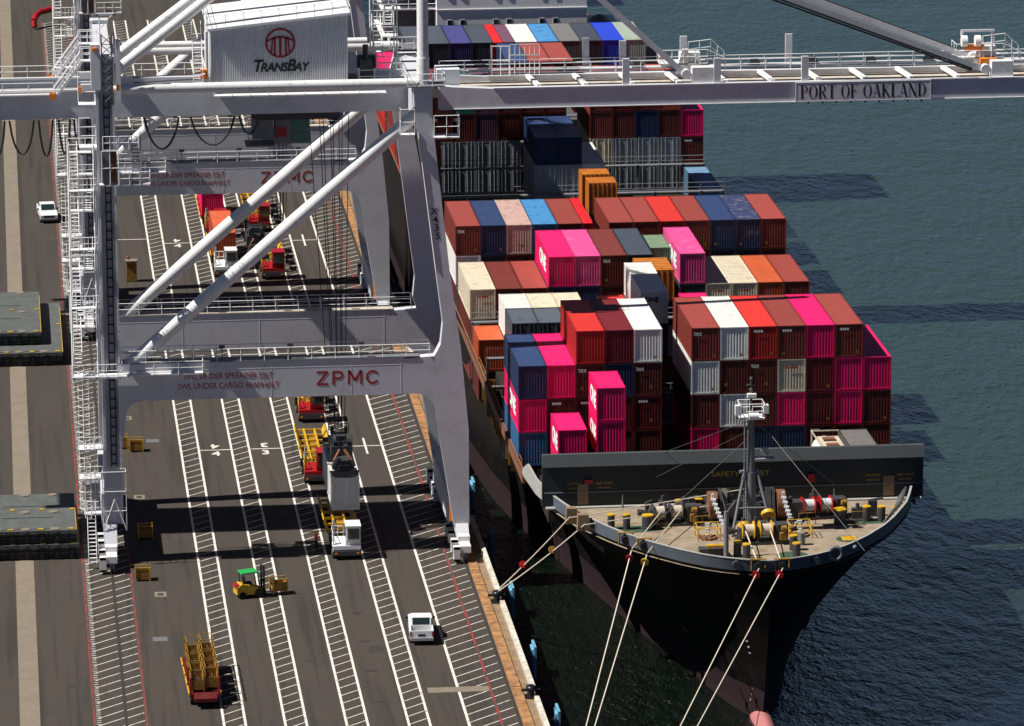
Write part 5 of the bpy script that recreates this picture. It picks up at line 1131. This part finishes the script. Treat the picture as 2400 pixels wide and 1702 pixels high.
# forklift (front with forks towards +x)
t = thing('forklift', 'yellow forklift with a green roof carrying a yellow bin', 'forklift', (11.4, -5.6, 0), R(14))
MB().prism([(-1.3, .35), (-1.3, 1.0), (-.9, 1.25), (-.2, 1.15), (.9, .75), (1.0, .3)], 'y', -.6, .6).build('body', 'yellow', t)
MB().box(-1.36, -1.0, -.5, .5, .9, 1.2).build('counterweight_lamp', 'redpaint', t)
MB().prism([(-.9, 2.15), (-.85, 2.25), (.55, 2.3), (.6, 2.2)], 'y', -.65, .65).build('roof', 'greenroof', t)
b = MB()
for sy_ in (-.55, .55): b.cyl((-.75, sy_, 1.1), (-.8, sy_, 2.2), .05, 5); b.cyl((.7, sy_, .8), (.5, sy_, 2.2), .05, 5)
b.build('overhead_guard', 'rubber', t)
b = MB()
for sy_ in (-.38, .38): b.box(1.05, 1.2, sy_-.07, sy_+.07, .1, 2.6)
for z in (.5, 1.3, 2.0, 2.55): b.box(1.06, 1.18, -.38, .38, z, z+.1)
b.box(1.2, 1.26, -.5, .5, .15, .6); b.build('mast', 'rubber', t)
MB().box(1.2, 2.3, -.4, -.28, .12, .17).box(1.2, 2.3, .28, .4, .12, .17).build('fork', 'rubber', t)
MB().box(-.5, .1, -.3, .3, 1.12, 1.3).box(-.62, -.48, -.28, .28, 1.2, 1.75).build('seat', 'rubber', t)
for xx, r in ((-.85, .32), (.65, .4)):
    for sy_ in (-.55, .55): MB().cyl((xx, sy_-.13, r), (xx, sy_+.13, r), r, 14).build('wheel', 'rubber', t)
def bin_(x, y, rz, lab, z=0, sc=1.0, m='dirtyyellow'):
    t = thing('lashing_bin', lab, 'bin', (x, y, z), rz, 'yellow lashing bins on the quay'); t.scale = (sc, sc, sc)
    b = MB(); b.box(-.6, .6, -.5, -.45, .15, .95); b.box(-.6, .6, .45, .5, .15, .95); b.box(-.6, -.55, -.45, .45, .15, .95); b.box(.55, .6, -.45, .45, .15, .95); b.box(-.55, .55, -.45, .45, .15, .2); b.build('tub', m, t)
    b = MB()
    for sx_ in (-.62, .62):
        for sy_ in (-.5, .5): b.box(sx_-.05, sx_+.05, sy_-.05, sy_+.05, 0, 1.25)
    for sy_ in (-.5, .5): b.box(-.6, .6, sy_-.035, sy_+.035, 1.15, 1.22)
    b.build('corner_posts', 'yellow', t); return t
bin_(13.85, -5.0, R(14), 'yellow bin held on the forklift forks', .18)
bin_(2.55, .6, 0, 'yellow bin standing below the landside leg of the front crane')
bin_(3.35, 45.3, 0, 'right one of two yellow bins behind the landside leg'); bin_(1.95, 46.6, 0, 'left one of two yellow bins behind the landside leg')
bin_(3.2, 14.2, 0, 'yellow bin in the deep shadow beside the crane leg')
# loaded cage trailer at the bottom left
t = thing('cage_trailer', 'red and yellow flat trailer loaded with yellow lashing cages', 'trailer', (6.3, -37.4, 0), R(1.5))
b = MB(); b.box(-1.2, 1.2, .6, 10.8, .8, 1.05); b.prism([(-.1, .6), (-.1, .9), (.5, 1.25), (.6, .7)], 'x', -.9, .9); b.build('bed', 'darkred', t)
b = MB()
for i in range(4): 
    for sx_ in (-1, 1): b.box(sx_*1.25-.04, sx_*1.25+.04, .8+i*2.6, 2.9+i*2.6, .9, 1.15)
b.build('side_rail', 'yellow', t)
b = MB()
for yy in (.7, 3.5): b.box(-1.2, -1.05, yy, yy+.15, 1.05, 2.4); b.box(1.05, 1.2, yy, yy+.15, 1.05, 2.4)
b.build('red_stake', 'redpaint', t)
for sx_ in (-1, 1):
    for yy in (1.6, 8.2, 9.4): w_ = MB(); wheel_mb(w_, sx_*.95, yy, .42, .35); w_.build('wheel', 'rubber', t)
k = 0
for row in range(4):
    for sx_, side in ((-1, 'left'), (1, 'right')):
        c = thing('lashing_cage', f'yellow lashing cage on the trailer, {side} side, {ORD[row]} row from the front', 'cage', (6.3-.0+sx_*.58-.02*row, -36.3+row*2.55+(.6 if sx_ > 0 else 0), 1.06), R(1.5), 'yellow lashing cages on the trailer')
        b = MB(); b.box(-.5, .5, 0, .06, .2, 1.0); b.box(-.5, .5, 2.0, 2.06, .2, 1.0); b.box(-.5, -.45, .06, 2.0, .2, 1.0); b.box(.45, .5, .06, 2.0, .2, 1.0); b.box(-.45, .45, .06, 2.0, .2, .25); b.build('tub', 'dirtyyellow', c)
        b = MB()
        for px_ in (-.5, .5):
            for py_ in (.03, 2.03): b.box(px_-.05, px_+.05, py_-.05, py_+.05, 0, 1.9)
        for zz in (1.25, 1.85): b.box(-.5, .5, 0, .06, zz-.04, zz); b.box(-.5, .5, 2.0, 2.06, zz-.04, zz); b.box(-.53, -.47, .0, 2.0, zz-.04, zz); b.box(.47, .53, 0, 2.0, zz-.04, zz)
        b.build('frame', 'dirtyyellow', c)
        b = MB(); rr = random.Random(k)
        for i in range(9): b.cyl((-.4+.1*i, .15, .3+rr.random()*.4), (-.4+.1*i+rr.uniform(-.05, .05), 1.9, .35+rr.random()*.5), .03, 4)
        b.build('lashing_rods', 'rustiron' if k % 2 else 'darksteel', c); k += 1
# guard box
t = thing('guard_hut', 'narrow yellow-brown hut with a red ball on top between the lanes', 'hut', (5.1, 119.0, 0))
MB().box(-.55, .55, 0, .9, .1, 2.2).build('walls', 'dirtyyellow', t); MB().box(-.65, .65, -.15, 1.05, 2.2, 2.35).build('roof', 'concrete', t); MB().sph((-.35, .8, 2.55), .16).build('warning_lamp', 'redpaint', t); MB().cyl((-.3, -.02, 1.75), (-.3, -.001, 1.75), .18, 14).build('sign', 'redpaint', t); MB().box(-.6, .6, -.02, .92, 0, .1).build('base', 'darksteel', t)
# hatch covers lying on the quay
def hatchstack(x0, x1, y0, y1, z0, h, lab, strip=False):
    t = thing('hatch_cover', lab, 'hatch cover', ((x0+x1)/2, y0, z0), 0, 'ship hatch covers lying on the quay'); w2 = (x1-x0)/2; d = y1-y0
    MB().box(-w2, w2, 0, d, h*.3, h).build('panel', 'hatch', t)
    b = MB(); rr = random.Random(int(y0*3))
    b.box(-w2+.05, w2-.05, .02, d-.02, 0, h*.3-.002)
    for i in range(int(2*w2/1.3)): x = -w2+.6+i*1.3; b.box(x, x+.5, -.12, 0, .1, h*.8); b.box(x+.1, x+.3, -.2, -.12, h*.3, h*.5)
    for i in range(int(2*w2/.9)): x = -w2+.3+i*.9; b.box(x, x+.08, -.06, 0, h*.32, h*.95)
    for i in range(3): b.box(-w2, w2, -.1-.03*i, -.001, h*(.28+.24*i), h*(.32+.24*i))
    b.build('edge_girder', 'hatchdark', t)
    b = MB()
    for i in range(int(2*w2/2.5)+1):
        for j in range(3):
            x = w2-1.9-i*2.5; y = .5+j*(d-1)/2
            if x > -w2+.4: b.cyl((x, y, h), (x, y, h+.06), .42, 14)
    b.build('lashing_socket', 'concrete', t)
    b = MB()
    for i in range(5):
        x = w2-.5-i*2.6
        if x > -w2+.3: b.bx((x, .3, h+.05), (.5, .3, .1)); b.bx((x+.2, d*.55, h+.05), (.4, .3, .1))
    b.box(w2-.03, w2+.02, .2, d*.9, h-.05, h+.02); b.build('yellow_fitting', 'yellow', t)
    b = MB()
    for i in range(3): b.box(w2-6.5+i*.1, w2-2.0, .52+i*(d-1)/3, .6+i*(d-1)/3, h, h+.03)
    b.build('lashing_slot', 'hatchdark', t)
hatchstack(-21, -2.9, 8.2, 20.8, 1.45, 1.1, 'upper grey-green hatch cover of the nearer pile at the left edge')
hatchstack(-21, -2.7, 8.0, 21.2, 0.05, 1.3, 'lower black-sided hatch cover of the nearer pile at the left edge')
hatchstack(-21, -5.0, 84.5, 103.5, 1.45, 1.2, 'upper grey-green hatch cover of the farther pile at the left edge')
hatchstack(-21, -2.9, 81.0, 103.8, 0.05, 1.3, 'lower black-sided hatch cover of the farther pile at the left edge')
# red bent pipe on the ground top left
t = tag(MB().path([(-3.5, 283, .3), (-3.55, 283.4, 1.1), (-3.2, 284.6, 1.7), (-2.6, 285.5, 2.0), (-1.0, 286.5, 2.2)], .42, 12).build('bent_pipe', 'redpaint'), 'red bent pipe beside the far crane leg at top left', 'pipe')
# ================================================================== PERSON (one skinned body)
def person(x, y, rz):
    J = {'pelvis': ((0, 0, .95), .15), 'waist': ((0, 0, 1.08), .135), 'chest': ((0, -.01, 1.32), .165), 'neck': ((0, 0, 1.5), .065), 'head': ((0, -.02, 1.62), .095), 'top': ((0, -.01, 1.72), .085)}
    for s_, sx_ in (('l', 1), ('r', -1)):
        J.update({s_+'hip': ((.1*sx_, 0, .9), .1), s_+'knee': ((.11*sx_, -.02, .5), .065), s_+'ankle': ((.11*sx_, .03, .1), .045), s_+'toe': ((.12*sx_, -.14, .05), .04), s_+'sh': ((.2*sx_, 0, 1.42), .065), s_+'el': ((.26*sx_, .02, 1.15), .045), s_+'wr': ((.22*sx_, -.16, 1.02), .032), s_+'hand': ((.2*sx_, -.22, 1.0), .03)})
    Eg = [('pelvis', 'waist'), ('waist', 'chest'), ('chest', 'neck'), ('neck', 'head'), ('head', 'top')]
    for s_ in 'lr': Eg += [('pelvis', s_+'hip'), (s_+'hip', s_+'knee'), (s_+'knee', s_+'ankle'), (s_+'ankle', s_+'toe'), ('chest', s_+'sh'), (s_+'sh', s_+'el'), (s_+'el', s_+'wr'), (s_+'wr', s_+'hand')]
    for s_, sx_ in (('l', 1), ('r', -1)):
        for i in range(4): J[f'{s_}f{i}'] = ((.2*sx_+(.024*(i-1.5)), -.29+.008*abs(i-1.5), .985), .009); Eg.append((s_+'hand', f'{s_}f{i}'))
        J[s_+'th'] = ((.2*sx_-.045*sx_, -.245, 1.01), .01); Eg.append((s_+'hand', s_+'th'))
    names = list(J); me = bpy.data.meshes.new('body'); me.from_pydata([J[n][0] for n in names], [(names.index(a), names.index(b_)) for a, b_ in Eg], [])
    o = bpy.data.objects.new('person_tmp', me); COL.objects.link(o); md = o.modifiers.new('s', 'SKIN'); o.modifiers.new('d', 'SUBSURF').levels = 1
    for i, n in enumerate(names): v = me.skin_vertices[0].data[i]; v.radius = (J[n][1], J[n][1]); v.use_root = n == 'pelvis'
    dg = bpy.context.evaluated_depsgraph_get(); m2 = bpy.data.meshes.new_from_object(o.evaluated_get(dg)); bpy.data.objects.remove(o)
    m2.materials.clear()
    for k in ('skin', 'vest', 'trousers'): m2.materials.append(M[k])
    for p in m2.polygons:
        c = p.center; p.use_smooth = True
        p.material_index = 2 if c.z < .98 and abs(c.x) < .19 and c.y > -.18 else (1 if c.z < 1.49 and (c.y > -.12) else 0)
        if c.z < .95 and c.y < -.1 and c.z < .2: p.material_index = 2
    t = thing('person', 'person in a red-orange vest and yellow hard hat standing left of the white tractor', 'person', (x, y, 0), rz)
    b_ = bpy.data.objects.new('body', m2); COL.objects.link(b_); b_.parent = t
    MB().sph((0, -.01, 1.69), .125, .145, .1, 14, 8).cyl((0, -.04, 1.665), (0, -.04, 1.68), .16, 14).build('hard_hat', 'hat', t)
    MB().prism([(-.02, -.0), (.02, 0), (0, .03)], 'y', -.118, -.1).build('nose', 'skin', t).location = (0, 0, 1.6)
person(17.9, 8.3, R(60))
# ================================================================== MOORING LINES
def line(name, a, b_, sag, lab, guard=None, gm='redpaint'):
    a = Vector(a); b_ = Vector(b_); pts = []
    for i in range(15): t_ = i/14; p = a.lerp(b_, t_); p.z -= sag*4*t_*(1-t_); pts.append(p)
    t = thing(name, lab, 'rope', a, 0, 'mooring lines from the bow'); m_ = MB().path(pts, .055, 6); m_.v = [(x-a.x, y-a.y, z-a.z) for x, y, z in m_.v]; m_.build('rope', 'rope', t)
    if guard is not None:
        p = a.lerp(b_, guard); d = (b_-a).normalized(); g_ = MB().cyl(p-a, p-a+d*.1, .33, 18); g_.cyl(p-a-d*.15, p-a, .12, 10); g_.build('rat_guard', gm, t)
def qend(x, y): return (x, y, .7)
GP = (31.9, -9.2, .75)
line('mooring_line', (36.6, -23.6, 11.0), GP, .15, 'pale mooring line from the left bow corner to the quay bollard, rear one of two', .62)
line('mooring_line', (37.6, -25.6, 10.9), (31.95, -9.5, .8), .2, 'pale mooring line from the left bow corner to the quay bollard, front one of two', .36, 'dirtyyellow')
line('mooring_line', (40.5, -32.4, 10.4), (31.95, -64, .8), .0, 'leftmost of the four pale mooring lines running down from the bow', .03)
line('mooring_line', (41.6, -33.6, 10.4), (31.95, -66, .8), .0, 'second from left of the four pale mooring lines running down from the bow', .03, 'yellow')
line('mooring_line', (49.84, -38.6, 10.4), (31.95, -84.5, .8), .0, 'third from left of the four pale mooring lines running down from the bow', .02)
line('mooring_line', (51.72, -38.7, 10.4), (31.95, -87, .8), .0, 'rightmost of the four pale mooring lines running down from the bow', .02)
# lines on deck from the winches to the fairleads
b = MB()
for p, q_ in (((50.0, -30.2, 11.2), (49.9, -38.3, 10.5)), ((52.0, -30.2, 11.2), (51.75, -38.5, 10.5)), ((44.0, -23.8, 11.3), (40.6, -32.0, 10.5)), ((45.6, -23.8, 11.3), (41.7, -33.3, 10.5)), ((36.7, -23.4, 10.9), (51.5, -20.8, 12.2)), ((37.6, -25.4, 10.8), (50, -22.0, 11.4))): b.cyl(p, q_, .05, 5)
SP(b, 'deck_rope', 'rope')
# gull over the water
t = thing('gull', 'white gull flying low over the water right of the ship', 'gull', (72.4, 94.0, 5.0), R(30))
MB().sph((0, 0, 0), .09, .28, .08, 10, 8).sph((0, -.28, .03), .06, .08, .06).build('body', 'whitetext', t)
MB().add([(.05, -.1, .03), (.5, -.05, .22), (.95, .15, .12), (.5, .12, .21), (.05, .14, .03)], [(0, 1, 2, 3, 4)]).add([(-.05, -.1, .03), (-.5, -.05, .22), (-.95, .15, .12), (-.5, .12, .21), (-.05, .14, .03)], [(4, 3, 2, 1, 0)]).add([(.05, -.1, .01), (.5, -.05, .2), (.95, .15, .1), (.5, .12, .19), (.05, .14, .01)], [(4, 3, 2, 1, 0)]).add([(-.05, -.1, .01), (-.5, -.05, .2), (-.95, .15, .1), (-.5, .12, .19), (-.05, .14, .01)], [(0, 1, 2, 3, 4)]).build('wing_pair', 'whitetext', t)
